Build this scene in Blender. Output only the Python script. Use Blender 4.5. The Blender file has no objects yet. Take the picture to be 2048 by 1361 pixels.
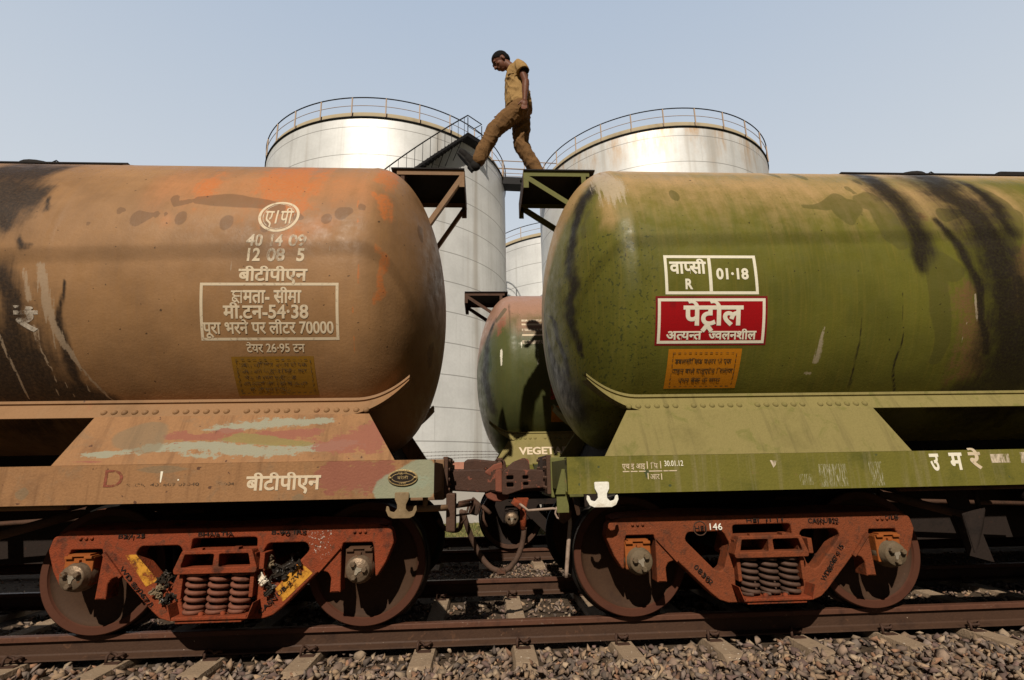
import bpy, bmesh, math, random
import numpy as np
from mathutils import Vector, Matrix, noise as mnoise
random.seed(7); RNG=np.random.default_rng(7)
SC=bpy.context.scene
COL=SC.collection
PI=math.pi

# ------------------------------------------------------------------ camera
f_px,pitch,roll,yaw,D,H=1052.34,0.2460,-0.0192,0.0572,5.4318,1.1339
cy,sy=math.cos(yaw),math.sin(yaw)
fw=Vector((sy*math.cos(pitch),cy*math.cos(pitch),math.sin(pitch)))
rt=Vector((cy,-sy,0)); up=rt.cross(fw)
r_=rt*math.cos(roll)+up*math.sin(roll); u_=up*math.cos(roll)-rt*math.sin(roll)
cam=bpy.data.cameras.new('camera'); cam.lens=f_px/2048*36; cam.sensor_width=36; cam.clip_start=.05; cam.clip_end=4000
co=bpy.data.objects.new('camera',cam); COL.objects.link(co)
M=Matrix((r_,u_,-fw)).transposed().to_4x4(); M.translation=Vector((0,-D,H)); co.matrix_world=M
SC.camera=co

# ------------------------------------------------------------------ light
SUN_DIR=Vector((-0.15,-0.725,0.665)).normalized()      # towards the sun
el=math.asin(SUN_DIR.z); az=math.atan2(SUN_DIR.x,SUN_DIR.y)
W=bpy.data.worlds.new('World'); SC.world=W; W.use_nodes=True
nt=W.node_tree; bg=nt.nodes['Background']; sk=nt.nodes.new('ShaderNodeTexSky'); sk.sky_type='NISHITA'; sk.sun_disc=False
sk.sun_elevation=el; sk.sun_rotation=az; sk.air_density=1.0; sk.dust_density=1.2; sk.ozone_density=2.0; sk.altitude=0
hs=nt.nodes.new('ShaderNodeHueSaturation'); hs.inputs['Saturation'].default_value=.62; hs.inputs['Value'].default_value=.25
nt.links.new(sk.outputs[0],hs.inputs['Color']); bg.inputs[1].default_value=0.05
# pale dusty haze filling the northern sky, whiter towards the horizon
wc=nt.nodes.new('ShaderNodeTexCoord'); ws=nt.nodes.new('ShaderNodeSeparateXYZ'); nt.links.new(wc.outputs['Generated'],ws.inputs[0])
wa=nt.nodes.new('ShaderNodeMapRange'); wa.interpolation_type='SMOOTHSTEP'; wa.inputs[1].default_value=.16; wa.inputs[2].default_value=.46; nt.links.new(ws.outputs['Y'],wa.inputs[0])
wr=nt.nodes.new('ShaderNodeValToRGB'); nt.links.new(ws.outputs['Z'],wr.inputs[0]); cr=wr.color_ramp
cr.elements[0].position=0.0; cr.elements[0].color=(.62,.66,.69,1); cr.elements[1].position=.78; cr.elements[1].color=(.41,.50,.635,1)
e=cr.elements.new(.42); e.color=(.59,.645,.71,1)
wm=nt.nodes.new('ShaderNodeMix'); wm.data_type='RGBA'; wm.blend_type='MIX'
wv=nt.nodes.new('ShaderNodeVectorMath'); wv.operation='SCALE'; wv.inputs['Scale'].default_value=1/.05; nt.links.new(wr.outputs[0],wv.inputs[0])
nt.links.new(wa.outputs[0],wm.inputs[0]); nt.links.new(hs.outputs[0],wm.inputs[6]); nt.links.new(wv.outputs[0],wm.inputs[7]); nt.links.new(wm.outputs[2],bg.inputs[0])
ld=bpy.data.lights.new('sun','SUN'); ld.energy=5.0; ld.angle=math.radians(.53); ld.color=(1,.91,.78)
lo=bpy.data.objects.new('sun',ld); COL.objects.link(lo); lo.rotation_euler=SUN_DIR.to_track_quat('Z','Y').to_euler(); lo.location=(-3,-15,20)
SC.view_settings.view_transform='Standard'; SC.view_settings.look='None'; SC.view_settings.exposure=0.0; SC.view_settings.gamma=1

# ------------------------------------------------------------------ materials
MATS={}
def N(nt,t,**k):
    n=nt.nodes.new(t)
    for a,b in k.items():
        if a.startswith('i_'): n.inputs[a[2:]].default_value=b
        else: setattr(n,a,b)
    return n
def c4(c): return (c[0],c[1],c[2],1)
def mixc(nt,f,a,b):
    m=N(nt,'ShaderNodeMix',data_type='RGBA')
    for s,v in ((0,f),(6,a),(7,b)):
        if hasattr(v,'links') or hasattr(v,'is_linked'): nt.links.new(v,m.inputs[s])
        else: m.inputs[s].default_value=v if s==0 else c4(v)
    return m.outputs[2]
def rng(nt,v,a,b,c=0.,d=1.,smooth=True):
    m=N(nt,'ShaderNodeMapRange',interpolation_type='SMOOTHSTEP' if smooth else 'LINEAR')
    nt.links.new(v,m.inputs[0]); m.inputs[1].default_value=a; m.inputs[2].default_value=b; m.inputs[3].default_value=c; m.inputs[4].default_value=d
    return m.outputs[0]
def noise(nt,vec,scale,detail=4,rough=.6,mapping=None,dist=0):
    if mapping:
        mp=N(nt,'ShaderNodeMapping'); mp.inputs['Scale'].default_value=mapping; nt.links.new(vec,mp.inputs[0]); vec=mp.outputs[0]
    n=N(nt,'ShaderNodeTexNoise'); n.inputs['Scale'].default_value=scale; n.inputs['Detail'].default_value=detail; n.inputs['Roughness'].default_value=rough; n.inputs['Distortion'].default_value=dist
    nt.links.new(vec,n.inputs['Vector']); return n.outputs[0]
def math2(nt,op,a,b):
    m=N(nt,'ShaderNodeMath',operation=op)
    for i,v in enumerate((a,b)):
        if hasattr(v,'is_linked'): nt.links.new(v,m.inputs[i])
        else: m.inputs[i].default_value=v
    return m.outputs[0]
def newmat(name):
    m=bpy.data.materials.new(name); m.use_nodes=True; nt=m.node_tree; b=nt.nodes['Principled BSDF']; MATS[name]=m
    return m,nt,b
def bump(nt,b,h,strength,dist=.01):
    bp=N(nt,'ShaderNodeBump'); bp.inputs['Strength'].default_value=strength; bp.inputs['Distance'].default_value=dist
    nt.links.new(h,bp.inputs['Height']); nt.links.new(bp.outputs[0],b.inputs['Normal'])
def worn(name,base,dark,other=None,scale=3,rough=.7,metal=0,bmp=.3,fine=60,othr=(.6,.7),streak=None,spots=None,spec=.13,dthr=(.5,.75)):
    """paint or metal: base colour, dirt clouds, optional second colour in patches, streaks, specks"""
    m,nt,b=newmat(name); tc=N(nt,'ShaderNodeTexCoord').outputs['Object']
    g=N(nt,'ShaderNodeNewGeometry').outputs['Position']
    n1=noise(nt,g,scale,6,.65); n2=noise(nt,g,fine,3,.6); n3=noise(nt,g,scale*2.7,5,.7,dist=.6)
    c=mixc(nt,rng(nt,n1,dthr[0],dthr[1]),base,dark)
    if other is not None: c=mixc(nt,rng(nt,n3,othr[0],othr[1]),c,other)
    if streak: c=mixc(nt,rng(nt,noise(nt,g,1,5,.6,mapping=streak[1]),.5,.72,0,streak[2]),c,streak[0])
    c=mixc(nt,rng(nt,n2,.3,.75,0,.28),c,dark)
    if spots: c=mixc(nt,rng(nt,noise(nt,g,spots[1],2,.5),spots[2],spots[2]+.04),c,spots[0])
    nt.links.new(c,b.inputs['Base Color']); b.inputs['Roughness'].default_value=rough; b.inputs['Metallic'].default_value=metal; b.inputs['Specular IOR Level'].default_value=spec
    bump(nt,b,math2(nt,'ADD',n2,math2(nt,'MULTIPLY',n1,2.)),bmp,.006)
    return m
worn('tan_paint',(.255,.140,.068),(.17,.095,.046),(.26,.115,.058),scale=1.6,rough=.6,othr=(.55,.8),streak=((.25,.15,.08),(9,1,1.2),.5),spots=((.09,.06,.04),14,.74))
worn('saddle_patchy',(.29,.150,.068),(.165,.085,.042),(.235,.14,.075),scale=2.2,rough=.7,othr=(.5,.72),streak=((.15,.075,.035),(16,2,1.3),.6),spots=((.10,.05,.03),22,.70),bmp=.5)
worn('olive_paint',(.145,.128,.024),(.075,.075,.015),(.17,.125,.036),scale=3,rough=.62,bmp=.4,streak=((.23,.19,.10),(17,1,1.0),.45),spots=((.06,.07,.03),11,.72))
worn('olive_dusty',(.21,.172,.064),(.145,.12,.042),(.145,.135,.038),scale=2.2,rough=.75,bmp=.5,othr=(.52,.72),streak=((.11,.09,.035),(14,2,1.0),.55),spots=((.12,.12,.05),12,.74))
worn('olive_plain',(.125,.125,.04),(.08,.075,.028),(.18,.10,.05),scale=4,rough=.65,othr=(.6,.75))
worn('tan_plain',(.21,.125,.068),(.13,.075,.045),(.20,.075,.03),scale=4,rough=.65,othr=(.55,.75))
worn('red_oxide',(.215,.044,.016),(.060,.020,.012),(.11,.038,.019),scale=6,rough=.75,bmp=.9,fine=90,othr=(.5,.68),spots=((.5,.3,.2),60,.77),dthr=(.52,.7))
worn('red_oxide_brown',(.185,.048,.018),(.060,.023,.013),(.105,.038,.019),scale=6,rough=.8,bmp=.9,fine=90,othr=(.5,.68),spots=((.5,.3,.2),60,.78))
worn('spring_rust',(.17,.065,.04),(.08,.036,.026),None,scale=9,rough=.6,bmp=.4)
worn('spring_dark',(.085,.048,.034),(.05,.03,.024),None,scale=9,rough=.6,bmp=.4)
worn('wheel_face',(.052,.027,.015),(.026,.014,.010),(.066,.037,.02),scale=3,rough=.72,bmp=.3,spots=((.2,.1,.06),50,.78))
worn('wheel_rim',(.075,.028,.016),(.055,.02,.013),None,scale=4,rough=.65,bmp=.2)
worn('wheel_tread',(.035,.032,.03),(.02,.018,.016),None,scale=8,rough=.32,metal=.7,bmp=.1)
worn('rail_rust',(.060,.032,.020),(.032,.018,.013),(.10,.05,.028),scale=5,rough=.6,bmp=.4,spots=((.4,.3,.22),50,.76))
worn('rail_head',(.095,.042,.026),(.05,.024,.017),(.19,.13,.095),scale=7,rough=.45,bmp=.3,othr=(.62,.72))
worn('dark_steel',(.022,.015,.012),(.010,.008,.007),(.045,.02,.012),scale=5,rough=.8,bmp=.4,othr=(.6,.72))
worn('brown_steel',(.075,.04,.026),(.035,.022,.016),(.11,.045,.027),scale=5,rough=.7,bmp=.6,othr=(.55,.7))
worn('coupler_iron',(.062,.031,.021),(.03,.018,.014),(.20,.065,.04),scale=4,rough=.62,bmp=.7,othr=(.60,.63))
worn('pink_iron',(.18,.06,.036),(.08,.03,.02),None,scale=6,rough=.7,bmp=.5)
worn('black_top',(.02,.017,.016),(.01,.01,.01),None,scale=6,rough=.8)
worn('cap_steel',(.19,.135,.09),(.075,.05,.032),(.20,.075,.03),scale=14,rough=.45,metal=.45,bmp=.4,othr=(.58,.7))
worn('cap_dusty',(.13,.095,.058),(.07,.05,.032),(.15,.06,.028),scale=12,rough=.7,bmp=.4,othr=(.6,.72))
worn('lock_plate',(.40,.34,.26),(.3,.24,.18),None,scale=20,rough=.4,metal=.5)
worn('adapter_orange',(.27,.075,.016),(.13,.045,.018),(.18,.10,.035),scale=7,rough=.75)
worn('adapter_brown',(.085,.043,.024),(.045,.026,.016),None,scale=7,rough=.75)
worn('hook_white',(.76,.74,.66),(.45,.38,.28),(.28,.1,.04),scale=12,rough=.5,othr=(.7,.73))
worn('hook_tan',(.22,.155,.085),(.14,.095,.05),(.5,.46,.38),scale=10,rough=.6,othr=(.62,.72))
worn('brass',(.42,.30,.14),(.12,.09,.05),None,scale=25,rough=.45,metal=.7)
worn('rubber_hose',(.085,.05,.035),(.05,.032,.023),(.15,.05,.025),scale=6,rough=.75,bmp=.5,othr=(.63,.7))
worn('rod_steel',(.30,.22,.17),(.16,.11,.08),None,scale=12,rough=.6)
worn('concrete',(.27,.195,.13),(.18,.125,.085),(.11,.075,.055),scale=6,rough=.9,bmp=.8,othr=(.6,.75),spots=((.62,.54,.44),40,.68))
worn('clip_iron',(.06,.032,.022),(.03,.018,.014),None,scale=12,rough=.7)
worn('rail_paint',(.42,.32,.24),(.30,.2,.15),(.34,.17,.09),scale=2,rough=.6,othr=(.6,.75))
worn('rail_dark',(.018,.017,.018),(.012,.012,.012),None,scale=2,rough=.6)
worn('roof_edge',(.36,.30,.20),(.26,.21,.14),None,scale=1,rough=.8)
worn('wall_plaster',(.36,.34,.31),(.26,.24,.21),(.42,.40,.37),scale=.8,rough=.9)
worn('wall_brick',(.42,.19,.13),(.26,.13,.09),None,scale=3,rough=.9)
worn('white_paint',(.74,.69,.56),(.55,.48,.36),None,scale=8,rough=.6,bmp=.05,dthr=(.62,.9))
worn('sign_red',(.33,.006,.009),(.19,.008,.01),None,scale=5,rough=.5,bmp=.05)
worn('sign_red_dark',(.20,.012,.014),(.12,.01,.012),None,scale=5,rough=.5,bmp=.05)
worn('sign_orange',(.50,.185,.010),(.34,.13,.012),None,scale=5,rough=.6,bmp=.05)
worn('sign_yellow',(.25,.125,.014),(.15,.085,.02),(.20,.125,.05),scale=5,rough=.65,bmp=.05,othr=(.6,.7))
worn('black_ink',(.04,.03,.02),(.06,.03,.01),None,scale=9,rough=.7,bmp=.05)
worn('skin',(.15,.062,.038),(.09,.04,.026),None,scale=9,rough=.5,bmp=.15)
worn('hair_black',(.010,.009,.009),(.014,.012,.011),None,scale=40,rough=.95,spec=.1,bmp=.8,fine=220)
worn('khaki_shirt',(.33,.205,.083),(.17,.10,.038),(.065,.042,.02),scale=12,rough=.9,bmp=.5,fine=120,othr=(.6,.75))
worn('khaki_trousers',(.165,.088,.036),(.075,.042,.02),(.038,.024,.013),scale=13,rough=.92,bmp=.5,fine=120,othr=(.55,.72))
worn('shoe_black',(.014,.012,.011),(.009,.009,.009),None,scale=20,rough=.8,spec=.15)
worn('black_plastic',(.022,.018,.015),(.05,.035,.022),None,scale=9,rough=.3,bmp=.3)
worn('grey_cloth',(.19,.14,.085),(.09,.06,.04),None,scale=9,rough=.9)
worn('white_cloth',(.7,.62,.5),(.5,.42,.32),None,scale=9,rough=.9)
worn('blue_plastic',(.13,.24,.45),(.1,.16,.3),None,scale=9,rough=.4)
worn('soil',(.06,.042,.028),(.03,.021,.015),(.09,.062,.04),scale=9,rough=1,bmp=1,fine=40,othr=(.52,.62))
worn('grass_soil',(.075,.07,.025),(.055,.04,.022),None,scale=2,rough=1,bmp=1)
worn('cable_black',(.02,.02,.02),(.02,.02,.02),None)

def faded(name,col,thr,w=.12,scale=22,stretch=(1,1,1)):
    m,nt,b=newmat(name); g=N(nt,'ShaderNodeNewGeometry').outputs['Position']
    n=noise(nt,g,scale,6,.75,mapping=stretch); t=N(nt,'ShaderNodeBsdfTransparent'); mx=N(nt,'ShaderNodeMixShader')
    b.inputs['Base Color'].default_value=c4(col); b.inputs['Roughness'].default_value=.7
    nt.links.new(rng(nt,n,thr-w,thr+w),mx.inputs[0]); nt.links.new(t.outputs[0],mx.inputs[1]); nt.links.new(b.outputs[0],mx.inputs[2])
    nt.links.new(mx.outputs[0],nt.nodes['Material Output'].inputs[0]); return m
faded('faded_white',(.56,.45,.31),.36,.1)
faded('very_faded_white',(.55,.45,.33),.47,.13,18,(1.6,1,.6))
faded('ghost_white',(.55,.47,.38),.52,.15,9)
faded('faded_ink',(.07,.04,.015),.46,.1,40)
faded('ghost_ink',(.10,.06,.03),.54,.12,30)
faded('chalk_red',(.24,.06,.03),.50,.14,24)
faded('flaked_white',(.42,.39,.25),.57,.10,40,(3,1,.35))
faded('yellow_smear',(.50,.22,.012),.47,.10,16)
faded('spatter_white',(.5,.42,.35),.60,.03,60)
faded('ghost_red',(.34,.03,.02),.46,.12,14)

def barrel_mat(name,base,lowdark,peel,peelk,wet,soot,pale,rust,streakc,rough=.42,tiny=None,palek=.75):
    m,nt,b=newmat(name)
    at=N(nt,'ShaderNodeAttribute',attribute_name='xs'); xs=at.outputs['Vector']
    A=N(nt,'ShaderNodeAttribute',attribute_name='stain'); B=N(nt,'ShaderNodeAttribute',attribute_name='stain2')
    sa=N(nt,'ShaderNodeSeparateColor'); nt.links.new(A.outputs['Color'],sa.inputs[0]); sb=N(nt,'ShaderNodeSeparateColor'); nt.links.new(B.outputs['Color'],sb.inputs[0])
    big=noise(nt,xs,1.3,5,.6); med=noise(nt,xs,7,6,.7); fine=noise(nt,xs,45,4,.6); st=noise(nt,xs,1,5,.62,mapping=(38,1.6,38)); st2=noise(nt,xs,1,6,.7,mapping=(9,.8,9),dist=.4)
    def fld(s,nz,k): return math2(nt,'ADD',s,math2(nt,'MULTIPLY',math2(nt,'SUBTRACT',nz,.5),k))
    c=mixc(nt,rng(nt,big,.3,.75),base,lowdark)
    c=mixc(nt,rng(nt,st,.42,.75,0,.42),c,streakc)
    c=mixc(nt,rng(nt,st2,.5,.8,0,.35),c,lowdark)
    pk=rng(nt,fld(fld(fld(sb.outputs[0],big,.14),st2,.34),med,.22),.34,.80,0,peelk); c=mixc(nt,pk,c,peel)
    c=mixc(nt,rng(nt,fld(sa.outputs[2],med,.5),.5,.62,0,.85),c,rust) if False else c
    c=mixc(nt,math2(nt,'MULTIPLY',rng(nt,fld(fld(sb.outputs[1],med,.8),st2,.5),.46,.66,0,.85),rng(nt,fine,.35,.6,.35,1)),c,rust)
    c=mixc(nt,rng(nt,fld(sa.outputs[0],med,.05),.485,.53,0,.62),c,wet)
    c=mixc(nt,rng(nt,fld(fld(fld(sa.outputs[1],st2,.26),med,.36),st,.16),.36,.70,0,.97),c,soot)
    c=mixc(nt,rng(nt,fld(fld(sa.outputs[2],st,.7),fine,.3),.48,.60,0,palek),c,pale)
    # drips and specks
    sp=rng(nt,noise(nt,xs,26,2,.4),.735,.755,0,.75); c=mixc(nt,sp,c,soot)
    c=mixc(nt,rng(nt,fine,.35,.8,0,.22),c,lowdark)
    if tiny: 
        c=mixc(nt,math2(nt,'MULTIPLY',rng(nt,noise(nt,xs,34,2,.5),.60,.64,0,.8),rng(nt,sb.outputs[2],.5,.6)),c,tiny)
    nt.links.new(c,b.inputs['Base Color']); rr=rng(nt,med,.3,.7,rough-.06,rough+.2); nt.links.new(rr,b.inputs['Roughness'])
    b.inputs['Specular IOR Level'].default_value=.20
    bump(nt,b,math2(nt,'ADD',fine,math2(nt,'MULTIPLY',noise(nt,xs,2.2,3,.5),6.)),.2,.008)
    return m
barrel_mat('barrel_tan',(.315,.172,.078),(.190,.104,.048),(.42,.18,.075),.85,(.125,.066,.033),(.018,.012,.009),(.34,.25,.17),(.47,.14,.035),(.27,.140,.055),.46,palek=.75)
barrel_mat('barrel_green',(.130,.122,.020),(.082,.080,.014),(.42,.265,.125),.9,(.078,.070,.018),(.014,.009,.008),(.42,.34,.25),(.17,.085,.040),(.175,.135,.024),.38,tiny=(.04,.045,.014),palek=.7)
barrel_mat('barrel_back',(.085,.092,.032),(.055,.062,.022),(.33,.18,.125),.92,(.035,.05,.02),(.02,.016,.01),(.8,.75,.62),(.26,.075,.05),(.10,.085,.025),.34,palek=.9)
# storage tank cladding
def clad():
    m,nt,b=newmat('tank_aluminium'); tc=N(nt,'ShaderNodeAttribute',attribute_name='xs').outputs['Vector']
    st=noise(nt,tc,1,5,.65,mapping=(2.2,.06,1)); st3=noise(nt,tc,1,4,.6,mapping=(.55,.02,1)); blot=noise(nt,tc,.5,4,.6); fi=noise(nt,tc,9,3,.6)
    c=mixc(nt,rng(nt,blot,.3,.7),(.73,.735,.73),(.61,.615,.61))
    c=mixc(nt,rng(nt,st,.5,.78,0,.5),c,(.40,.385,.36))
    c=mixc(nt,rng(nt,st3,.56,.68,0,.55),c,(.36,.31,.25))
    c=mixc(nt,rng(nt,fi,.3,.8,0,.15),c,(.4,.38,.35))
    ru=N(nt,'ShaderNodeAttribute',attribute_name='stain'); s=N(nt,'ShaderNodeSeparateColor'); nt.links.new(ru.outputs['Color'],s.inputs[0])
    c=mixc(nt,math2(nt,'MULTIPLY',s.outputs[0],rng(nt,noise(nt,tc,1,5,.7,mapping=(1.1,.25,1)),.42,.7)),c,(.50,.30,.13))
    c=mixc(nt,s.outputs[1],c,(.22,.21,.2))
    nt.links.new(c,b.inputs['Base Color']); b.inputs['Metallic'].default_value=.18; b.inputs['Roughness'].default_value=.5
    bump(nt,b,math2(nt,'ADD',noise(nt,tc,.45,2,.5),math2(nt,'MULTIPLY',fi,.03)),.25,.05)
clad()
# saddle with patches of old paints
def saddle_mat():
    m=MATS['saddle_patchy']; nt=m.node_tree; b=nt.nodes['Principled BSDF']; src=b.inputs['Base Color'].links[0].from_socket
    g=N(nt,'ShaderNodeNewGeometry').outputs['Position']
    at=N(nt,'ShaderNodeAttribute',attribute_name='stain'); s=N(nt,'ShaderNodeSeparateColor'); nt.links.new(at.outputs['Color'],s.inputs[0]); md=noise(nt,g,9,6,.7); wv=math2(nt,'ADD',math2(nt,'MULTIPLY',noise(nt,g,1,6,.7,mapping=(6,10,34)),.5),math2(nt,'MULTIPLY',noise(nt,g,14,6,.75),.5))
    def F(x,k=.45): return math2(nt,'ADD',x,math2(nt,'MULTIPLY',math2(nt,'SUBTRACT',wv,.5),k))
    c=src
    c=mixc(nt,rng(nt,F(s.outputs[0],1.5),.47,.56,0,.85),c,(.255,.26,.195))
    c=mixc(nt,rng(nt,F(s.outputs[1],1.1),.49,.54,0,.85),c,(.235,.085,.058))
    c=mixc(nt,rng(nt,F(s.outputs[2],.7),.49,.54,0,.8),c,(.20,.165,.06))
    at2=N(nt,'ShaderNodeAttribute',attribute_name='stain2'); s2=N(nt,'ShaderNodeSeparateColor'); nt.links.new(at2.outputs['Color'],s2.inputs[0])
    c=mixc(nt,rng(nt,F(s2.outputs[0],.12),.49,.55,0,.6),c,(.17,.13,.08))
    c=mixc(nt,rng(nt,F(s2.outputs[1],.15),.49,.52,0,.8),c,(.24,.27,.19))
    nt.links.new(c,b.inputs['Base Color'])
saddle_mat()
def stone_mat():
    m,nt,b=newmat('ballast_stone'); a=N(nt,'ShaderNodeAttribute',attribute_name='tone').outputs['Color']; g=N(nt,'ShaderNodeNewGeometry').outputs['Position']
    c=mixc(nt,rng(nt,noise(nt,g,30,4,.7),.35,.75,0,.45),a,(.09,.06,.045)); nt.links.new(c,b.inputs['Base Color']); b.inputs['Roughness'].default_value=.95
    bump(nt,b,noise(nt,g,70,4,.7),.5,.006)
stone_mat()
def grass_mat():
    m,nt,b=newmat('grass_blade'); a=N(nt,'ShaderNodeAttribute',attribute_name='tone').outputs['Color']; nt.links.new(a,b.inputs['Base Color']); b.inputs['Roughness'].default_value=.8
grass_mat()
def MT(n): return MATS[n]

# ------------------------------------------------------------------ object helpers
def tag(o,label=None,cat=None,group=None,kind=None):
    for k,v in (('label',label),('category',cat),('group',group),('kind',kind)):
        if v: o[k]=v
    return o
def empty(name,loc,label,cat,group=None):
    o=bpy.data.objects.new(name,None); COL.objects.link(o); o.location=loc; o.empty_display_size=.2; return tag(o,label,cat,group)
def link(name,me,parent=None,mats=()):
    for m in mats: me.materials.append(MT(m) if isinstance(m,str) else m)
    o=bpy.data.objects.new(name,me); COL.objects.link(o)
    if parent:
        o.parent=parent
        # meshes are written in world coordinates: cancel the parent's own place
        w=Matrix.Identity(4); p=parent
        while p: w=Matrix.Translation(-p.location)@w if p.type=='EMPTY' else w; p=p.parent
        o.matrix_parent_inverse=w if parent.type=='EMPTY' else Matrix.Identity(4)
    return o
SPLIT={'end_plate','bearing_bolt','eye','iris','eyebrow','collar','plate_screw','brake_rod','manhole_cover','bridge_railing','baluster','stair_bracket','shoe_lace','brake_beam_link','release_lever'}
def split_islands(name,me,parent,ml):
    par=list(range(len(me.vertices)))
    def find(a):
        while par[a]!=a: par[a]=par[par[a]]; a=par[a]
        return a
    for e in me.edges:
        a,b=find(e.vertices[0]),find(e.vertices[1])
        if a!=b: par[a]=b
    grp={}
    for p in me.polygons: grp.setdefault(find(p.vertices[0]),[]).append(p)
    out=[]
    for g in grp.values():
        ids=sorted({i for p in g for i in p.vertices}); mp={i:k for k,i in enumerate(ids)}; m2=bpy.data.meshes.new(name)
        m2.from_pydata([tuple(me.vertices[i].co) for i in ids],[],[tuple(mp[i] for i in p.vertices) for p in g]); m2.polygons.foreach_set('use_smooth',[p.use_smooth for p in g]); out.append(link(name,m2,parent,ml))
    bpy.data.meshes.remove(me); return out[0]
class MB:
    def __init__(s): s.v=[]; s.f=[]; s.mi=[]; s.sm=[]
    def add(s,v,f,mi=0,smooth=False):
        n=len(s.v); s.v+= [tuple(p) for p in v]; s.f+= [tuple(i+n for i in q) for q in f]; s.mi+=[mi]*len(f); s.sm+=[smooth]*len(f); return s
    def box(s,x0,x1,y0,y1,z0,z1,mi=0,bev=0):
        if bev:
            bm=bmesh.new(); bmesh.ops.create_cube(bm,size=1)
            for v in bm.verts: v.co=Vector(((x0+x1)/2+v.co.x*(x1-x0),(y0+y1)/2+v.co.y*(y1-y0),(z0+z1)/2+v.co.z*(z1-z0)))
            bmesh.ops.bevel(bm,geom=list(bm.edges),offset=bev,segments=2,affect='EDGES',profile=.6)
            s.bm(bm,mi); return s
        v=[(x,y,z) for x in(x0,x1) for y in(y0,y1) for z in(z0,z1)]
        return s.add(v,[(0,1,3,2),(4,6,7,5),(0,4,5,1),(2,3,7,6),(0,2,6,4),(1,5,7,3)],mi)
    def bm(s,bm,mi=0,smooth=False):
        bm.verts.index_update(); s.add([v.co.copy() for v in bm.verts],[tuple(v.index for v in f.verts) for f in bm.faces],mi,smooth); bm.free(); return s
    def hull(s,pts,mi=0,bev=0):
        bm=bmesh.new(); vs=[bm.verts.new(p) for p in pts]; r=bmesh.ops.convex_hull(bm,input=vs)
        bmesh.ops.delete(bm,geom=[v for v in bm.verts if not v.link_faces],context='VERTS')
        if bev:
            bmesh.ops.dissolve_limit(bm,angle_limit=.02,verts=bm.verts,edges=bm.edges)
            bmesh.ops.bevel(bm,geom=list(bm.edges),offset=bev,segments=2,affect='EDGES')
        return s.bm(bm,mi)
    def tube(s,pts,r,n=10,mi=0,caps=True,rs=None):
        pts=[Vector(p) for p in pts]; rings=[]; prev=None
        for i,p in enumerate(pts):
            t=(pts[min(i+1,len(pts)-1)]-pts[max(i-1,0)]).normalized()
            if prev is None: a=t.orthogonal().normalized()
            else: a=(prev-t*prev.dot(t)).normalized()
            prev=a; b=t.cross(a); rr=rs[i] if rs else r
            rings.append([p+(a*math.cos(2*PI*k/n)+b*math.sin(2*PI*k/n))*rr for k in range(n)])
        v=[q for ring in rings for q in ring]; f=[]
        for i in range(len(pts)-1):
            for k in range(n): f.append((i*n+k,i*n+(k+1)%n,(i+1)*n+(k+1)%n,(i+1)*n+k))
        base=len(s.v); s.add(v,f,mi,True)
        if caps: s.add([],[]); s.f+=[tuple(base+k for k in range(n))[::-1],tuple(base+(len(pts)-1)*n+k for k in range(n))]; s.mi+=[mi]*2; s.sm+=[False]*2
        return s
    def rev(s,prof,c,axis='y',n=48,mi=0,a0=0,a1=2*PI,smooth=True):
        """prof: list of (radius, position along axis[, material])"""
        full=abs(a1-a0-2*PI)<1e-6; m=n if full else n+1; v=[]
        for p in prof:
            for k in range(m):
                a=a0+(a1-a0)*k/n; x,y=p[0]*math.cos(a),p[0]*math.sin(a)
                v.append({'y':(c[0]+x,c[1]+p[1],c[2]+y),'x':(c[0]+p[1],c[1]+x,c[2]+y),'z':(c[0]+x,c[1]+y,c[2]+p[1])}[axis])
        base=len(s.v); s.add(v,[])
        for i in range(len(prof)-1):
            q=prof[i+1][2] if len(prof[i+1])>2 else mi
            for k in range(n):
                k2=(k+1)%m; s.f.append((base+i*m+k,base+i*m+k2,base+(i+1)*m+k2,base+(i+1)*m+k)); s.mi.append(q); s.sm.append(smooth)
        return s
    def build(s,name,mats,parent=None,recalc=True,autos=None):
        me=bpy.data.meshes.new(name); me.from_pydata(s.v,[],s.f)
        for i,p in enumerate(me.polygons): p.material_index=s.mi[i]; p.use_smooth=s.sm[i]
        if recalc:
            bm=bmesh.new(); bm.from_mesh(me); bmesh.ops.recalc_face_normals(bm,faces=bm.faces); bm.to_mesh(me); bm.free()
        if autos is not None:
            me.polygons.foreach_set('use_smooth',[True]*len(me.polygons)); me.set_sharp_from_angle(angle=math.radians(autos))
        ml=[mats] if isinstance(mats,str) else mats
        if name in SPLIT: return split_islands(name,me,parent,ml)
        return link(name,me,parent,ml)
def rounded(pts,r,seg=4):
    """round the corners of a closed 2D polygon; r number or list"""
    out=[]; n=len(pts)
    for i,p in enumerate(pts):
        rr=r[i] if isinstance(r,(list,tuple)) else r
        a=Vector(pts[i-1]); b=Vector(p); c=Vector(pts[(i+1)%n]); u=(a-b); w=(c-b); lu,lw=u.length,w.length
        if rr<=0 or lu<1e-6 or lw<1e-6: out.append(tuple(b)); continue
        u/=lu; w/=lw; ang=math.acos(max(-1,min(1,u.dot(w)))); t=min(rr/max(math.tan(ang/2),.05),lu*.48,lw*.48)
        p0=b+u*t; p1=b+w*t
        for k in range(seg+1):
            q=k/seg; out.append(tuple(p0*(1-q)**2+b*2*q*(1-q)+p1*q*q))
    return out
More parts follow.
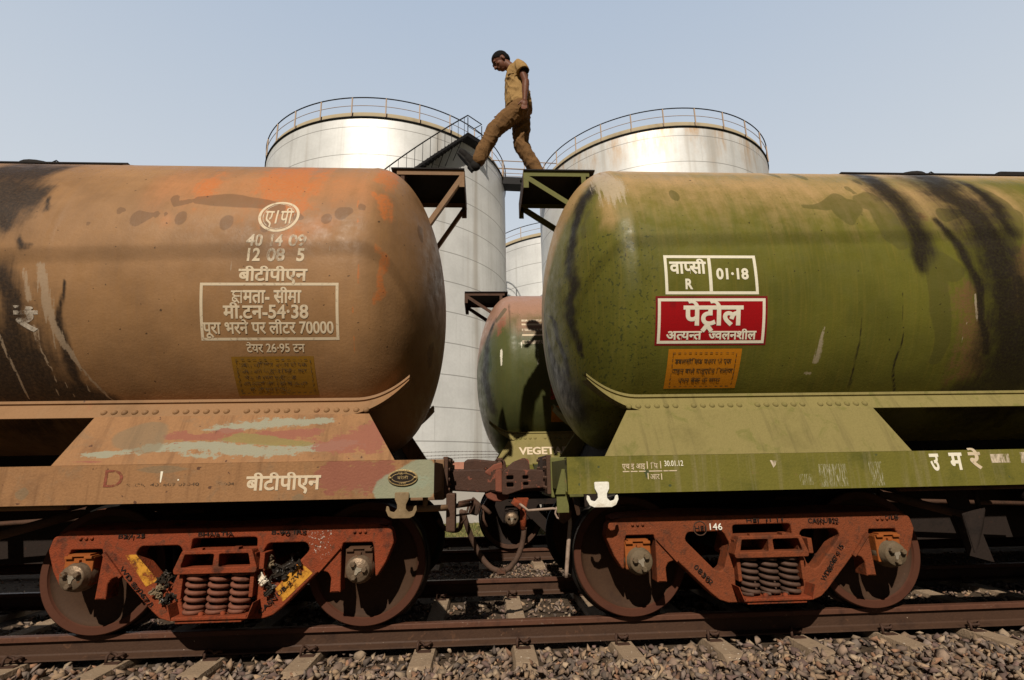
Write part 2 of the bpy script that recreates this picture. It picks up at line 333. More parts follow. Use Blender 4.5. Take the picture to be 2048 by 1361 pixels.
def curve_mesh(loops,depth,bev=0,res=2):
    """flat outline with holes -> solid plate of given total depth, centred on z=0 (curve plane XY)"""
    cu=bpy.data.curves.new('outline','CURVE'); cu.dimensions='2D'; cu.fill_mode='BOTH'
    for L in loops:
        s=cu.splines.new('POLY'); s.points.add(len(L)-1); s.use_cyclic_u=True
        for i,p in enumerate(L): s.points[i].co=(p[0],p[1],0,1)
    cu.extrude=max(depth/2-bev,0); cu.bevel_depth=bev; cu.bevel_resolution=res; cu.offset=-bev
    return from_curve(cu)
def from_curve(cu):
    o=bpy.data.objects.new('tmp',cu); COL.objects.link(o); dg=bpy.context.evaluated_depsgraph_get(); dg.update()
    me=bpy.data.meshes.new_from_object(o.evaluated_get(dg)); bpy.data.objects.remove(o); bpy.data.curves.remove(cu); return me
def plate(loops,y0,y1,bev=0,mi=0,mb=None):
    """plate in the XZ plane between y0 and y1"""
    me=curve_mesh(loops,abs(y1-y0),bev); v=[(p.co.x,(y0+y1)/2-p.co.z,p.co.y) for p in me.vertices]; f=[tuple(p.vertices) for p in me.polygons]
    bpy.data.meshes.remove(me); mb=mb or MB(); mb.add(v,f,mi); return mb
def remesh(o,vox,smooth=2,disp=None):
    m=o.modifiers.new('r','REMESH'); m.mode='VOXEL'; m.voxel_size=vox; m.use_smooth_shade=True
    if smooth: s=o.modifiers.new('s','SMOOTH'); s.iterations=smooth; s.factor=.5
    dg=bpy.context.evaluated_depsgraph_get(); dg.update(); me=bpy.data.meshes.new_from_object(o.evaluated_get(dg))
    o.modifiers.clear(); old=o.data; o.data=me; bpy.data.meshes.remove(old)
    if disp:
        me.update(); nn=[v.normal.copy() for v in me.vertices]
        for v,n in zip(me.vertices,nn): v.co+=n*disp(v.co,n)
    return o
def paint_attr(me,name,vals):
    a=me.attributes.new(name,'FLOAT_COLOR','POINT'); a.data.foreach_set('color',np.asarray(vals,dtype=np.float32).ravel())
def vec_attr(me,name,vals):
    a=me.attributes.new(name,'FLOAT_VECTOR','POINT'); a.data.foreach_set('vector',np.asarray(vals,dtype=np.float32).ravel())
def field(chains,X,S):
    """1 inside the strokes falling to negative outside, packed to 0..1 around .5"""
    best=np.full(X.shape,-2.)
    for ch in chains:
        if len(ch)==1: ch=[ch[0],ch[0]]
        for a,b in zip(ch[:-1],ch[1:]):
            rx,rs=(a[2]+b[2])/2,(a[3]+b[3])/2
            dx,ds=(b[0]-a[0])/rx,(b[1]-a[1])/rs; L=dx*dx+ds*ds
            px,ps=(X-a[0])/rx,(S-a[1])/rs; t=np.clip((px*dx+ps*ds)/L,0,1) if L>1e-9 else np.zeros_like(X)
            qx=a[0]+(b[0]-a[0])*t; qs=a[1]+(b[1]-a[1])*t; ex=a[2]+(b[2]-a[2])*t; es=a[3]+(b[3]-a[3])*t
            best=np.maximum(best,1-np.sqrt(((X-qx)/ex)**2+((S-qs)/es)**2))
    return np.clip(best*.25+.5,0,1)

# ------------------------------------------------------------------ lettering
_G={}
def _text_mesh(s,bev):
    cu=bpy.data.curves.new('t','FONT'); cu.body=s; cu.size=1; cu.resolution_u=5
    if bev: cu.bevel_depth=bev; cu.bevel_resolution=0
    return from_curve(cu)
def _ink(s):
    me=_text_mesh(s,0); a=np.array([tuple(v.co) for v in me.vertices]); bpy.data.meshes.remove(me); return a
BAR=_ink('|')[:,0].max(); HL=_ink('न')[:,1].max(); CAP=_ink('H')[:,1].max()
def adv(ch): 
    return _ink(ch+'|')[:,0].max()-BAR
def strokes(lines,w):
    mb=MB()
    for L in lines:
        for a,b in zip(L[:-1],L[1:]):
            a=Vector((a[0],a[1],0)); b=Vector((b[0],b[1],0)); t=(b-a).normalized(); n=Vector((-t.y,t.x,0))*w/2; a2=a-t*w*.25; b2=b+t*w*.25
            mb.add([a2-n,b2-n,b2+n,a2+n],[(0,1,2,3)])
    return mb.v,mb.f
def glyph(ch,half,bev):
    k=(ch,half,bev)
    if k in _G: return _G[k]
    if ch=='₃':
        h=HL; w=.05+1.4*bev
        L=[[(0,h-.03),(.80,h-.03)],[(.66,h),(.66,0)],[(.34,h),(.14,.86*h),(.12,.68*h),(.27,.56*h),(.66,.56*h)],[(.27,.56*h),(.10,.40*h),(.10,.20*h),(.24,.10*h),(.38,.20*h),(.36,.34*h),(.24,.36*h)],[(.36,.24*h),(.52,.0*h)]]
        v,f=strokes(L,w); _G[k]=(np.array(v),f,.80); return _G[k]
    if ch=='₁': v,f=strokes([[(-.2,.30),(-.42,.12)]],.08+2*bev); _G[k]=(np.array(v),f,0); return _G[k]
    if ch=='₂': v,f=strokes([[(-.42,-.2),(-.28,-.02),(-.14,-.2)]],.08+2*bev); _G[k]=(np.array(v),f,0); return _G[k]
    a=adv(ch)
    if ch.strip()=='' : _G[k]=(np.zeros((0,3)),[],a); return _G[k]
    me=_text_mesh(ch,bev)
    if half:
        cut=a*(.74 if ch=='क' else 1)-(.0 if ch=='क' else .185)
        bm=bmesh.new(); bm.from_mesh(me); bmesh.ops.bisect_plane(bm,geom=list(bm.verts)+list(bm.edges)+list(bm.faces),plane_co=(cut,0,0),plane_no=(1,0,0),clear_outer=True); bm.to_mesh(me); bm.free(); a=cut-.02
    v=np.array([tuple(p.co) for p in me.vertices]); f=[tuple(p.vertices) for p in me.polygons]; bpy.data.meshes.remove(me); _G[k]=(v,f,a); return _G[k]
def layout(s,bev=.02):
    V=[];F=[];n=0;x=0;i=0;q=0
    while i<len(s):
        ch=s[i]; half=i+1<len(s) and s[i+1]=='~'; i+=2 if half else 1
        v,f,a=glyph(ch,half,bev)
        if len(v):
            vv=v.copy(); vv[:,0]+=x; vv[:,2]=vv[:,2]*.02/max(bev,1e-4)*.35+ (q%4)*.012; q+=1   # paint thickness only
            V.append(vv); F+=[tuple(j+n for j in t) for t in f]; n+=len(v)
        x+=a
    return np.vstack(V),F
def cyl(R,zc,yc=0): 
    return lambda x,v,h:(x,yc-(R+h)*math.cos(v/R),zc+(R+h)*math.sin(v/R))
def flat(y): return lambda x,z,h:(x,y-h,z)
def slope(yb,zb,yt,zt):
    d=Vector((yt-yb,zt-zb)).normalized(); n=Vector((-d.y,d.x))
    return lambda x,v,h:(x,yb+d.x*v+n.x*h,zb+d.y*v+n.y*h)
def map_surface(V,F,fn,name,mat,parent,split=.035,h0=.003,gain=1):
    me=bpy.data.meshes.new(name); me.from_pydata([tuple(p) for p in V],[],F)
    if split:
        bm=bmesh.new(); bm.from_mesh(me); lo,hi=V[:,1].min(),V[:,1].max(); y=math.floor(lo/split)*split+split
        while y<hi: bmesh.ops.bisect_plane(bm,geom=list(bm.verts)+list(bm.edges)+list(bm.faces),plane_co=(0,y,0),plane_no=(0,1,0)); y+=split
        bm.to_mesh(me); bm.free()
    for v in me.vertices: v.co=fn(v.co.x,v.co.y,h0+v.co.z*gain)
    return link(name,me,parent,[mat])
def write(s,box,fn,mat,parent,name='lettering',ref='dev',bev=.02,split=.035,h0=.0024,shear=0,gain=.05,rot=None):
    """box: x0,x1,v0,v1 = ink width and baseline..headline"""
    V,F=layout(s,bev); x0,x1,v0,v1=box; hh=HL if ref=='dev' else CAP
    if ref=='dev': V[:,1]=np.where(V[:,1]>HL+bev,HL+bev+(V[:,1]-HL-bev)*.62,V[:,1])
    sx=(x1-x0)/(V[:,0].max()-V[:,0].min()); V[:,0]=x0+(V[:,0]-V[:,0].min())*sx; V[:,1]=v0+V[:,1]*(v1-v0)/hh
    if shear: V[:,0]+=shear*(V[:,1]-v0)
    if rot:
        c,s_=math.cos(rot),math.sin(rot); dx=V[:,0]-x0; dz=V[:,1]-v0; V[:,0]=x0+dx*c-dz*s_; V[:,1]=v0+dx*s_+dz*c
    return map_surface(V,F,fn,name,mat,parent,split,h0,gain)
def quads(Q,fn,name,mat,parent,split=.035,h0=.0015):
    V=[];F=[]
    for q in Q:
        n=len(V); V+=[(p[0],p[1],0) for p in q]; F.append((n,n+1,n+2,n+3))
    return map_surface(np.array(V,dtype=float),F,fn,name,mat,parent,split,h0)
def frame_quads(c,w):
    """c: TL,TR,BR,BL corners; closed border of width w drawn inwards (butted)"""
    c=[Vector(p) for p in c]; m=sum(c,Vector((0,0)))/4; i=[]
    for k,p in enumerate(c): i.append(Vector((p.x+math.copysign(w,m.x-p.x),p.y+math.copysign(w,m.y-p.y))))
    return [(c[k],c[(k+1)%4],i[(k+1)%4],i[k]) for k in range(4)]

STAINS={'LEFT':{'wet':[[(-2.754,0.37,0.066,0.088),(-2.678,0.386,0.027,0.037)],[(-2.632,0.403,0.027,0.037)],[(-2.56,0.409,0.019,0.027)],[(-2.426,0.378,0.051,0.068)],[(-2.538,0.592,0.036,0.058)],[(-2.52,0.511,0.02,0.029),(-2.416,0.562,0.024,0.037)],[(-2.354,0.582,0.032,0.051),(-2.172,0.578,0.052,0.082),(-1.967,0.568,0.048,0.075),(-1.78,0.546,0.04,0.061),(-1.666,0.487,0.048,0.07)],[(-2.062,0.345,0.055,0.072)],[(-2.927,0.46,0.031,0.045),(-2.884,0.472,0.012,0.017)],[(-3.126,0.305,0.019,0.024)],[(-1.273,0.379,0.044,0.058)],[(-1.159,0.429,0.061,0.083),(-1.114,0.458,0.037,0.051)],[(-1.01,0.513,0.036,0.054)],[(-1.002,0.733,0.021,0.038)],[(-1.756,0.287,0.043,0.054)],[(-1.503,0.409,0.04,0.054),(-1.461,0.399,0.02,0.027)],[(-0.495,-1.084,0.026,0.073),(-0.511,-1.425,0.016,0.048)],[(-0.583,0.891,0.015,0.05),(-0.555,0.684,0.022,0.064)]],'soot':[[(-4.181,1.024,0.221,0.6),(-4.02,1.03,0.156,0.475),(-3.817,1.038,0.099,0.304)],[(-3.953,0.664,0.319,0.563),(-3.767,0.568,0.19,0.303),(-3.651,0.648,0.094,0.163)],[(-3.784,0.396,0.145,0.2),(-3.703,0.286,0.057,0.074)],[(-3.547,0.571,0.025,0.041),(-3.511,0.426,0.017,0.024)],[(-3.575,0.166,0.02,0.024),(-3.544,0.104,0.028,0.033),(-3.477,0.105,0.016,0.019)],[(-3.202,-0.173,0.008,0.009),(-3.202,-0.404,0.024,0.025),(-3.206,-0.674,0.049,0.052),(-3.175,-0.921,0.058,0.067),(-3.117,-1.154,0.068,0.089)],[(-3.678,-0.095,0.12,0.131),(-3.587,-0.327,0.111,0.117),(-3.562,-0.556,0.16,0.169),(-3.532,-0.792,0.242,0.27),(-3.5,-1.052,0.331,0.41)],[(-3.696,-0.711,0.36,0.393),(-3.706,-1.097,0.454,0.58)],[(-3.366,-1.101,0.209,0.266),(-3.002,-1.156,0.076,0.1)]],'pale':[[(-3.393,-0.054,0.029,0.032),(-3.325,-0.328,0.051,0.053),(-3.274,-0.518,0.037,0.038),(-3.213,-0.674,0.029,0.032),(-3.135,-0.837,0.011,0.013),(-2.983,-1.156,0.01,0.013)],[(-3.497,-0.094,0.018,0.02),(-3.46,-0.327,0.029,0.031)],[(-3.415,-0.537,0.022,0.023),(-3.404,-0.713,0.009,0.01),(-3.345,-0.898,0.007,0.009),(-3.374,-1.101,0.008,0.01)],[(-3.282,-0.48,0.015,0.015),(-3.303,-0.794,0.007,0.008),(-3.289,-0.964,0.006,0.007),(-3.252,-1.152,0.006,0.008)],[(-3.673,-0.574,0.011,0.012),(-3.642,-0.791,0.011,0.012),(-3.613,-1.147,0.008,0.01)],[(-3.165,-0.714,0.011,0.012),(-3.132,-0.9,0.007,0.009),(-3.125,-1.066,0.006,0.007)],[(-1.972,0.099,0.004,0.004),(-1.967,-0.131,0.004,0.004)],[(-1.217,0.125,0.004,0.004),(-1.211,-0.171,0.004,0.004)],[(-1.089,-0.026,0.004,0.004),(-1.09,-0.211,0.004,0.004)]],'rust':[[(-0.944,0.733,0.015,0.03),(-0.819,0.681,0.062,0.124),(-0.822,0.503,0.049,0.082)],[(-0.852,0.257,0.021,0.03),(-0.85,0.11,0.028,0.037),(-0.803,0.082,0.034,0.047),(-0.841,-0.155,0.024,0.03),(-0.84,-0.324,0.028,0.033),(-0.795,-0.255,0.02,0.026)],[(-1.064,0.608,0.008,0.013),(-0.995,-0.33,0.008,0.008),(-1.032,-1.083,0.008,0.01)],[(-1.809,1.046,0.173,0.524),(-1.602,0.93,0.257,0.6)],[(-2.33,0.813,0.124,0.256)],[(-0.869,1.268,0.083,0.519)]],'peel':[[(-2.617,0.807,0.205,0.421),(-2.067,0.776,0.207,0.405),(-1.567,0.787,0.231,0.455),(-1.066,0.843,0.215,0.453)],[(-1.317,0.316,0.159,0.202),(-1.613,0.169,0.078,0.091)],[(-2.545,0.356,0.077,0.102)]]},'RIGHT':{'wet':[[(2.839,0.583,0.018,0.027),(2.935,0.571,0.023,0.033),(3.039,0.579,0.046,0.067),(3.21,0.675,0.066,0.106),(3.182,0.502,0.101,0.137),(3.278,0.569,0.083,0.12),(3.183,0.412,0.054,0.069)],[(3.403,0.641,0.075,0.116),(3.516,0.68,0.085,0.137),(3.513,0.475,0.11,0.147),(3.518,0.251,0.108,0.123),(3.556,0.161,0.071,0.078)],[(3.378,0.87,0.029,0.06),(3.395,0.812,0.019,0.036)],[(1.69,0.727,0.045,0.079)],[(3.566,1.028,0.03,0.08)],[(2.86,1.288,0.037,0.186)],[(3.091,1.246,0.042,0.186)],[(0.914,0.632,0.018,0.043),(0.913,0.47,0.022,0.046)],[(0.96,0.736,0.028,0.067)],[(0.885,0.343,0.015,0.033)],[(0.738,0.278,0.008,0.032),(0.725,-0.016,0.011,0.046)],[(4.273,0.515,0.028,0.038),(4.093,0.481,0.065,0.087)],[(3.965,-0.078,0.111,0.11),(3.873,0.012,0.089,0.091)],[(4.681,0.783,0.079,0.142),(4.693,0.623,0.106,0.159)],[(3.784,0.012,0.071,0.073),(3.818,-0.165,0.088,0.086),(3.828,-0.418,0.097,0.092),(3.878,-0.672,0.071,0.069),(3.862,-0.85,0.054,0.055)],[(4.776,0.489,0.057,0.075),(4.546,0.157,0.082,0.088)]],'soot':[[(3.773,1.295,0.137,0.6),(3.721,0.878,0.16,0.329),(3.757,0.646,0.154,0.238),(3.75,0.388,0.137,0.171),(3.727,0.104,0.112,0.118),(3.721,-0.078,0.066,0.066)],[(4.469,1.364,0.192,0.6),(4.302,0.871,0.237,0.478),(4.359,0.583,0.25,0.361),(4.384,0.338,0.243,0.289),(4.387,0.06,0.237,0.245),(4.403,-0.208,0.235,0.225),(4.436,-0.504,0.257,0.244),(4.489,-0.809,0.295,0.296),(4.629,-1.211,0.415,0.508)],[(4.644,0.934,0.089,0.197),(4.622,0.587,0.12,0.173),(4.589,0.312,0.093,0.108)],[(4.016,0.42,0.035,0.044),(4.099,0.106,0.068,0.071),(4.173,-0.165,0.056,0.054),(4.219,-0.461,0.044,0.042),(4.3,-0.763,0.045,0.045)],[(1.022,1.082,0.05,0.181),(0.935,1.066,0.04,0.151),(0.868,0.853,0.038,0.122),(0.819,0.531,0.04,0.113),(0.802,0.059,0.038,0.095),(0.813,-0.393,0.035,0.079),(0.848,-0.781,0.031,0.065),(0.886,-0.966,0.02,0.039)],[(0.71,-0.62,0.017,0.084),(0.739,-1.123,0.025,0.095),(0.782,-1.464,0.028,0.096)],[(3.152,-0.334,0.003,0.003),(3.146,-0.542,0.008,0.007),(3.151,-0.844,0.011,0.011),(3.204,-1.191,0.011,0.014)],[(3.511,-0.165,0.003,0.003),(3.504,-0.501,0.007,0.006),(3.51,-0.757,0.011,0.011),(3.572,-1.196,0.014,0.018)],[(0.698,-1.898,0.035,0.31),(0.771,-1.853,0.062,0.299),(0.877,-1.688,0.101,0.311)],[(4.065,-1.261,0.094,0.12),(4.411,-1.208,0.295,0.361)],[(4.552,-0.164,0.079,0.076),(4.603,-0.765,0.125,0.124)]],'pale':[[(1.142,1.152,0.098,0.384),(1.183,0.891,0.114,0.266)],[(2.822,-0.624,0.013,0.013),(2.818,-0.753,0.022,0.022),(2.805,-0.864,0.022,0.023)],[(2.835,-0.541,0.009,0.008),(2.812,-0.71,0.009,0.009)],[(2.73,-0.956,0.018,0.019),(2.789,-0.981,0.013,0.015)],[(4.076,-0.503,0.005,0.005),(4.042,-0.717,0.005,0.005)],[(4.138,-0.293,0.013,0.013),(4.164,-0.503,0.013,0.013)]],'rust':[[(1.182,1.24,0.06,0.295)],[(4.05,-0.293,0.133,0.127),(4.145,-0.674,0.179,0.174),(4.155,-0.946,0.182,0.193)],[(4.643,0.109,0.137,0.144),(4.538,-0.42,0.134,0.127)],[(3.906,0.479,0.056,0.074)]],'peel':[[(1.116,0.727,0.106,0.213),(1.094,0.463,0.07,0.114)],[(1.233,1.034,0.208,0.59),(2.019,0.979,0.215,0.535),(2.96,0.946,0.244,0.565),(3.851,0.812,0.244,0.457),(4.744,0.7,0.27,0.436)]]},'BACK':{'wet':[[(0.37,1.061,0.04,0.076),(0.243,0.913,0.039,0.07)],[(0.076,0.4,0.048,0.077),(0.097,-0.089,0.054,0.076)],[(0.149,-0.595,0.038,0.05)],[(0.034,0.206,0.024,0.04)]],'soot':[[(0.204,0.987,0.031,0.062),(0.078,0.676,0.04,0.073),(0.016,-0.315,0.064,0.108),(0.149,-0.91,0.077,0.112)],[(0.457,1.175,0.025,0.053),(0.452,0.178,0.012,0.012),(0.461,-1.237,0.012,0.017)]],'pale':[[(0.285,0.217,0.019,0.022),(0.304,-0.048,0.023,0.025)],[(0.837,0.257,0.024,0.025),(0.848,-0.106,0.019,0.019)],[(0.579,0.259,0.047,0.051)]],'rust':[[(0.278,0.675,0.054,0.079)],[(0.314,0.826,0.062,0.099),(0.275,0.513,0.046,0.061)]],'peel':[[(0.541,1.164,0.209,0.441),(1.041,1.126,0.21,0.42)],[(0.594,0.632,0.16,0.207),(0.995,0.63,0.161,0.207)]]}}  # soot strokes low on the tan barrel also paint in some underside shade
# ================================================================== tank wagons
R_T,ZC=1.47,2.80
def copy_part(o,dx,parent):
    c=o.copy(); COL.objects.link(c); c.parent=parent
    if o.parent is parent: c.location.x+=dx
    for ch in list(o.children):
        copy_part(ch,0,c)
    return c
def barrel(t,x0,d,yc,mat,stains,fine=True,name='tank_barrel'):
    """x0 = bogie centre near the visible end, d = +1 when the wagon runs off to +X"""
    seam=x0-d*.903; far=x0+d*(8.39+.903); hd=.62
    step=.022 if fine else .05
    ts=np.concatenate([np.linspace(0,1,26 if fine else 14)[:-1]])         # head profile: angle from apex
    xs=[];rr=[]
    for q in ts: a=q*PI/2; xs.append(-hd*math.cos(a)); rr.append(R_T*math.sin(a))
    L=abs(far-seam); vis=5.2 if fine else 1.5
    body=list(np.arange(0,vis,step))+list(np.linspace(vis,L,24)); n0=len(xs)
    xs+=body; rr+=[R_T]*len(body)
    for q in np.linspace(0,1,12)[1:]: a=q*PI/2; xs.append(L+hd*math.sin(a)); rr.append(max(R_T*math.cos(a),1e-4))
    rr[0]=1e-4
    # angle up from the front horizontal: dense on the camera side
    th=np.concatenate([np.linspace(-.62*PI,.62*PI,170 if fine else 70),np.linspace(.62*PI,1.38*PI,30)[1:-1]])
    xs=np.array(xs);rr=np.array(rr); m=len(th); X,T=np.meshgrid(xs,th,indexing='ij'); Rr=np.repeat(rr[:,None],m,1)
    # slight dents in the dished end and weld rings
    ring=np.zeros_like(xs)
    for w in (0,2.35,4.7,7.05,9.4): ring+=np.exp(-((xs-w)/.016)**2)*.0035
    Rr=Rr+ring[:,None]
    WX=seam+d*X; Yv=yc-Rr*np.cos(T); Zv=ZC+Rr*np.sin(T)
    if fine:
        dent=np.zeros_like(Rr)
        for k in range(14):
            cx=RNG.uniform(-.45,-.05); ct=RNG.uniform(-.7,1.0); dent+=RNG.uniform(-.006,.006)*np.exp(-((X-cx)/.09)**2-((T-ct)*R_T/.12)**2)
        Yv-=dent*np.cos(T); Zv+=dent*np.sin(T)
    verts=np.stack([WX,Yv,Zv],-1).reshape(-1,3); F=[]
    for i in range(len(xs)-1):
        for k in range(m): 
            k2=(k+1)%m; F.append((i*m+k,i*m+k2,(i+1)*m+k2,(i+1)*m+k))
    me=bpy.data.meshes.new(name); me.from_pydata(verts.tolist(),[],F); me.polygons.foreach_set('use_smooth',[True]*len(F))
    S=(T*R_T)
    zz=np.clip((Zv-ZC)/R_T,-1,1); front=np.cos(T)>0; Yc=-R_T*np.sqrt(np.maximum(1-zz*zz,0)); third=np.where(front,(Yv-yc)-Yc,0); Sz=np.where(front,np.arcsin(zz)*R_T,S)
    vec_attr(me,'xs',np.stack([WX,Sz,third+yc],-1).reshape(-1,3))
    if fine:      # uneven edges: the stain outlines wander
        wx=np.array([[mnoise.noise(Vector((a*3.1,b*3.1,1.7)))*.055+mnoise.noise(Vector((a*11,b*11,4.)))*.016 for a,b in zip(ra,rb)] if 0<=i_-0<260 else [0]*len(ra) for i_,(ra,rb) in enumerate(zip(WX,S))])
        ws=np.array([[mnoise.noise(Vector((a*3.1,b*3.1,8.7)))*.06+mnoise.noise(Vector((a*11,b*11,9.)))*.016 for a,b in zip(ra,rb)] if 0<=i_-0<260 else [0]*len(ra) for i_,(ra,rb) in enumerate(zip(WX,S))])
    else: wx=ws=0
    g=lambda k: field(stains.get(k,[]),WX+wx*(.45 if k=='wet' else .3 if k=='pale' else 1),S+ws*(.45 if k=='wet' else .3 if k=='pale' else 1)).reshape(-1)
    o=np.ones(WX.size)
    paint_attr(me,'stain',np.stack([g('wet'),g('soot'),g('pale'),o],-1))
    top=np.clip((S.reshape(-1)-stains.get('top',1.15))*.9+.5,0,1)
    speck=np.clip(.5+.9*(.45-np.abs(X.reshape(-1)+.25)),0,1)*(S.reshape(-1)<.35)
    paint_attr(me,'stain2',np.stack([np.maximum(g('peel')*.9,top),g('rust'),speck,o],-1))
    bm=bmesh.new(); bm.from_mesh(me); bmesh.ops.recalc_face_normals(bm,faces=bm.faces); bm.to_mesh(me); bm.free()
    return link(name,me,t,[mat])

# ---- bogie side frame outline (measured around the bogie centre, z over rail head)
def side_outline():
    half=[(0,.772),(.45,.776),(1.12,.776),(1.225,.735),(1.245,.64),(1.19,.50),(1.118,.385),(1.098,.60),(1.085,.642),(.868,.642),(.858,.60),(.868,.30),(.79,.30),(.793,.40),(.77,.44),(.72,.452),(.69,.44),(.46,.215),(.40,.165),(.33,.142),(0,.142)]
    r=[0,0,.05,.06,.03,0,.012,0,.012,.012,0,.006,.006,.03,.04,.03,.03,.05,.05,.04,0]
    pts=half+[(-x,z) for x,z in half[1:-1]][::-1]; rr=r+r[1:-1][::-1]
    return rounded(pts,rr,4)
WIN=rounded([(.315,.655),(.60,.655),(.628,.60),(.42,.385),(.375,.36),(.335,.39),(.272,.56)],[.05,.045,.04,.04,.03,.03,.04],5)
CEN=rounded([(-.235,.700),(.235,.700),(.245,.41),(.262,.27),(.24,.205),(-.24,.205),(-.262,.27),(-.245,.41)],[.025,.025,.01,.02,.02,.02,.02,.01],3)
def helix(mb,cx,cy,z0,z1,r,w,turns,mi=0,ph=0.):
    n=int(turns*20); pts=[]
    for i in range(n+1):
        q=i/n; a=ph+2*PI*turns*q; zz=z0+(z1-z0)*min(max((q*turns-.6)/(turns-1.2),0),1)
        pts.append((cx+r*math.cos(a),cy-r*math.sin(a),zz))
    mb.tube(pts,w,8,mi)
def bogie(t,x0,yc,style,lod=1):
    """one three-piece bogie centred on x0; front = camera side (-Y)"""
    P={}; parts=[]
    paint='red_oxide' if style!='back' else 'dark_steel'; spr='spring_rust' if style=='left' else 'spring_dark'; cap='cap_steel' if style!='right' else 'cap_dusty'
    for s in (-1,1):       # near frame, far frame
        yf=yc+s*1.17; yb=yc+s*1.03; w2=[(-x,z) for x,z in WIN][::-1]
        mb=MB(); lo_,hi=min(yf,yb),max(yf,yb)
        plate([side_outline(),WIN,w2,CEN],hi,lo_,.010,mb=mb)
        # top flange rising towards the back, lower flange, column ribs
        yy=sorted((yc+s*1.15,yc+s*.955))
        ya,ybk=(yc+s*1.165,yc+s*.95)
        top=[(-1.19,.765,.775),(-1.12,.772,.800),(-.6,.773,.822),(0,.771,.800),(.6,.773,.822),(1.12,.772,.800),(1.19,.765,.775)]
        v=[];f=[]
        for x,za,zb in top: v+= [(x0+x,ya,za),(x0+x,ybk,zb),(x0+x,ybk,za-.06)]
        for i in range(len(top)-1): a=i*3; f+= [(a,a+3,a+4,a+1),(a+1,a+4,a+5,a+2),(a+2,a+5,a+3,a)]
        mb2=MB(); mb2.v=[(x+x0,y,z) for x,y,z in mb.v]; mb2.f=mb.f; mb2.mi=mb.mi; mb2.sm=mb.sm
        mb2.add(v,f)
        if s<0 or lod:
            for q in(-1,1):
                xx=x0+q*.235; ys=sorted((yc+s*1.235,yc+s*1.16))
                mb2.box(min(xx,xx+q*.028),max(xx,xx+q*.028),ys[0],ys[1],.30,.60,bev=.006)
                # raised rib along the compression member
                a=Vector((x0+q*.845,0,.615)); b=Vector((x0+q*.70,0,.452)); n=(b-a).normalized(); m=Vector((-n.z,0,n.x))*.012
                y1,y2=sorted((yc+s*1.19,yc+s*1.165))
                mb2.hull([p+Vector((0,y,0)) for p in (a-m,a+m,b-m,b+m) for y in(y1,y2)])
                for bx_,bz,br in ((1.03,.72,.012),(.99,.72,.012),(.95,.72,.012)):
                    mb2.rev([(br,0),(br,s*.01),(0,s*.012)],(x0+q*bx_,yf,bz),'y',8)
        fr=mb2.build('bogie_side_frame',paint if style!='right' else 'red_oxide_brown',t); parts.append(fr)
        # axle boxes
        for q in (-1,1):
            ax=x0+q*1.0; zc=.462; f_=lambda y: yc+s*y
            mb=MB(); ys=sorted((f_(1.185),f_(1.0)))
            mb.box(ax-.105,ax+.095,ys[0],ys[1],.40,.595,bev=.008); mb.box(ax-.08,ax+.075,*sorted((f_(1.20),f_(1.05))),.60,.615)
            mb.box(ax-.10,ax-.045,*sorted((f_(1.205),f_(1.1))),.583,.603,bev=.004); mb.box(ax+.035,ax+.09,*sorted((f_(1.205),f_(1.1))),.583,.603,bev=.004); mb.box(ax-.018,ax+.012,*sorted((f_(1.21),f_(1.15))),.556,.578,bev=.004)
            mb.build('axle_box_adapter','dark_steel' if style=='back' else 'adapter_orange' if (style=='right' or q<0) else 'adapter_brown',fr)
            mb=MB(); mb.rev([(.107,-.0),(.107,s*.05),(.098,s*.062),(.098,s*.085),(.088,s*.093),(.087,s*.118),(.080,s*.127),(0,s*.127)],(ax,f_(1.12),zc),'y',40)
            bc=mb.build('bearing_cap',cap,fr); ph={-1:.5,1:.1}[q]+(.3 if style=='right' else 0)
            mb=MB(); yl=f_(1.12)+s*.127; P3=[(ax+.052*math.cos(ph+2*PI*k/3),zc+.052*math.sin(ph+2*PI*k/3)) for k in range(3)]
            tri=[]; 
            for k in range(3):
                a=Vector(P3[k])-Vector((ax,zc)); b=Vector(P3[(k+1)%3])-Vector((ax,zc)); mid=(a+b)/2*.62; tri+= [Vector((ax,zc))+a*1.35,Vector((ax,zc))+mid]
            ys=sorted((yl+s*.001,yl+s*.006)); plate([[tuple(p) for p in tri]],ys[1],ys[0],0,mb=mb); mb.build('lock_plate','lock_plate',fr)
            mb=MB()
            for p in P3: mb.rev([(.021,0),(.021,s*.022),(.016,s*.027),(0,s*.027)],(p[0],yl+s*.006,p[1]),'y',6,smooth=False)
            mb.build('bearing_bolt',cap,fr)
        # bolster end
        mb=MB(); f0=yc+s*1.275; f1=yc+s*.9; lo_,hi=sorted((f0,f1))
        o1=rounded([(-.285,.470),(.285,.470),(.292,.50),(.245,.628),(-.245,.628),(-.292,.50)],.015,2)
        h1=rounded([(-.245,.512),(-.022,.512),(-.018,.602),(-.222,.602)],.012,2); h2=[(-x,z) for x,z in h1][::-1]
        fm=plate([o1,h1,h2],hi,lo_,.006); mb.v=[(x+x0,y,z) for x,y,z in fm.v]; mb.f=fm.f; mb.mi=fm.mi; mb.sm=fm.sm
        mb.hull([(x0+x,y,z) for x,z in((-.2,.515),(.2,.515),(.12,.6),(-.12,.6)) for y in(yc+s*1.02,yc+s*.93)])
        mb.box(x0-.15,x0-.11,*sorted((yc+s*1.26,yc+s*1.22)),.628,.642); mb.box(x0+.10,x0+.15,*sorted((yc+s*1.27,yc+s*1.2)),.628,.645)
        mb.box(x0+.30,x0+.335,*sorted((yc+s*1.26,yc+s*1.1)),.49,.60,bev=.006)
        mb.build('bolster_end',paint if style!='right' else 'red_oxide_brown',t); parts.append(t.children[-1])
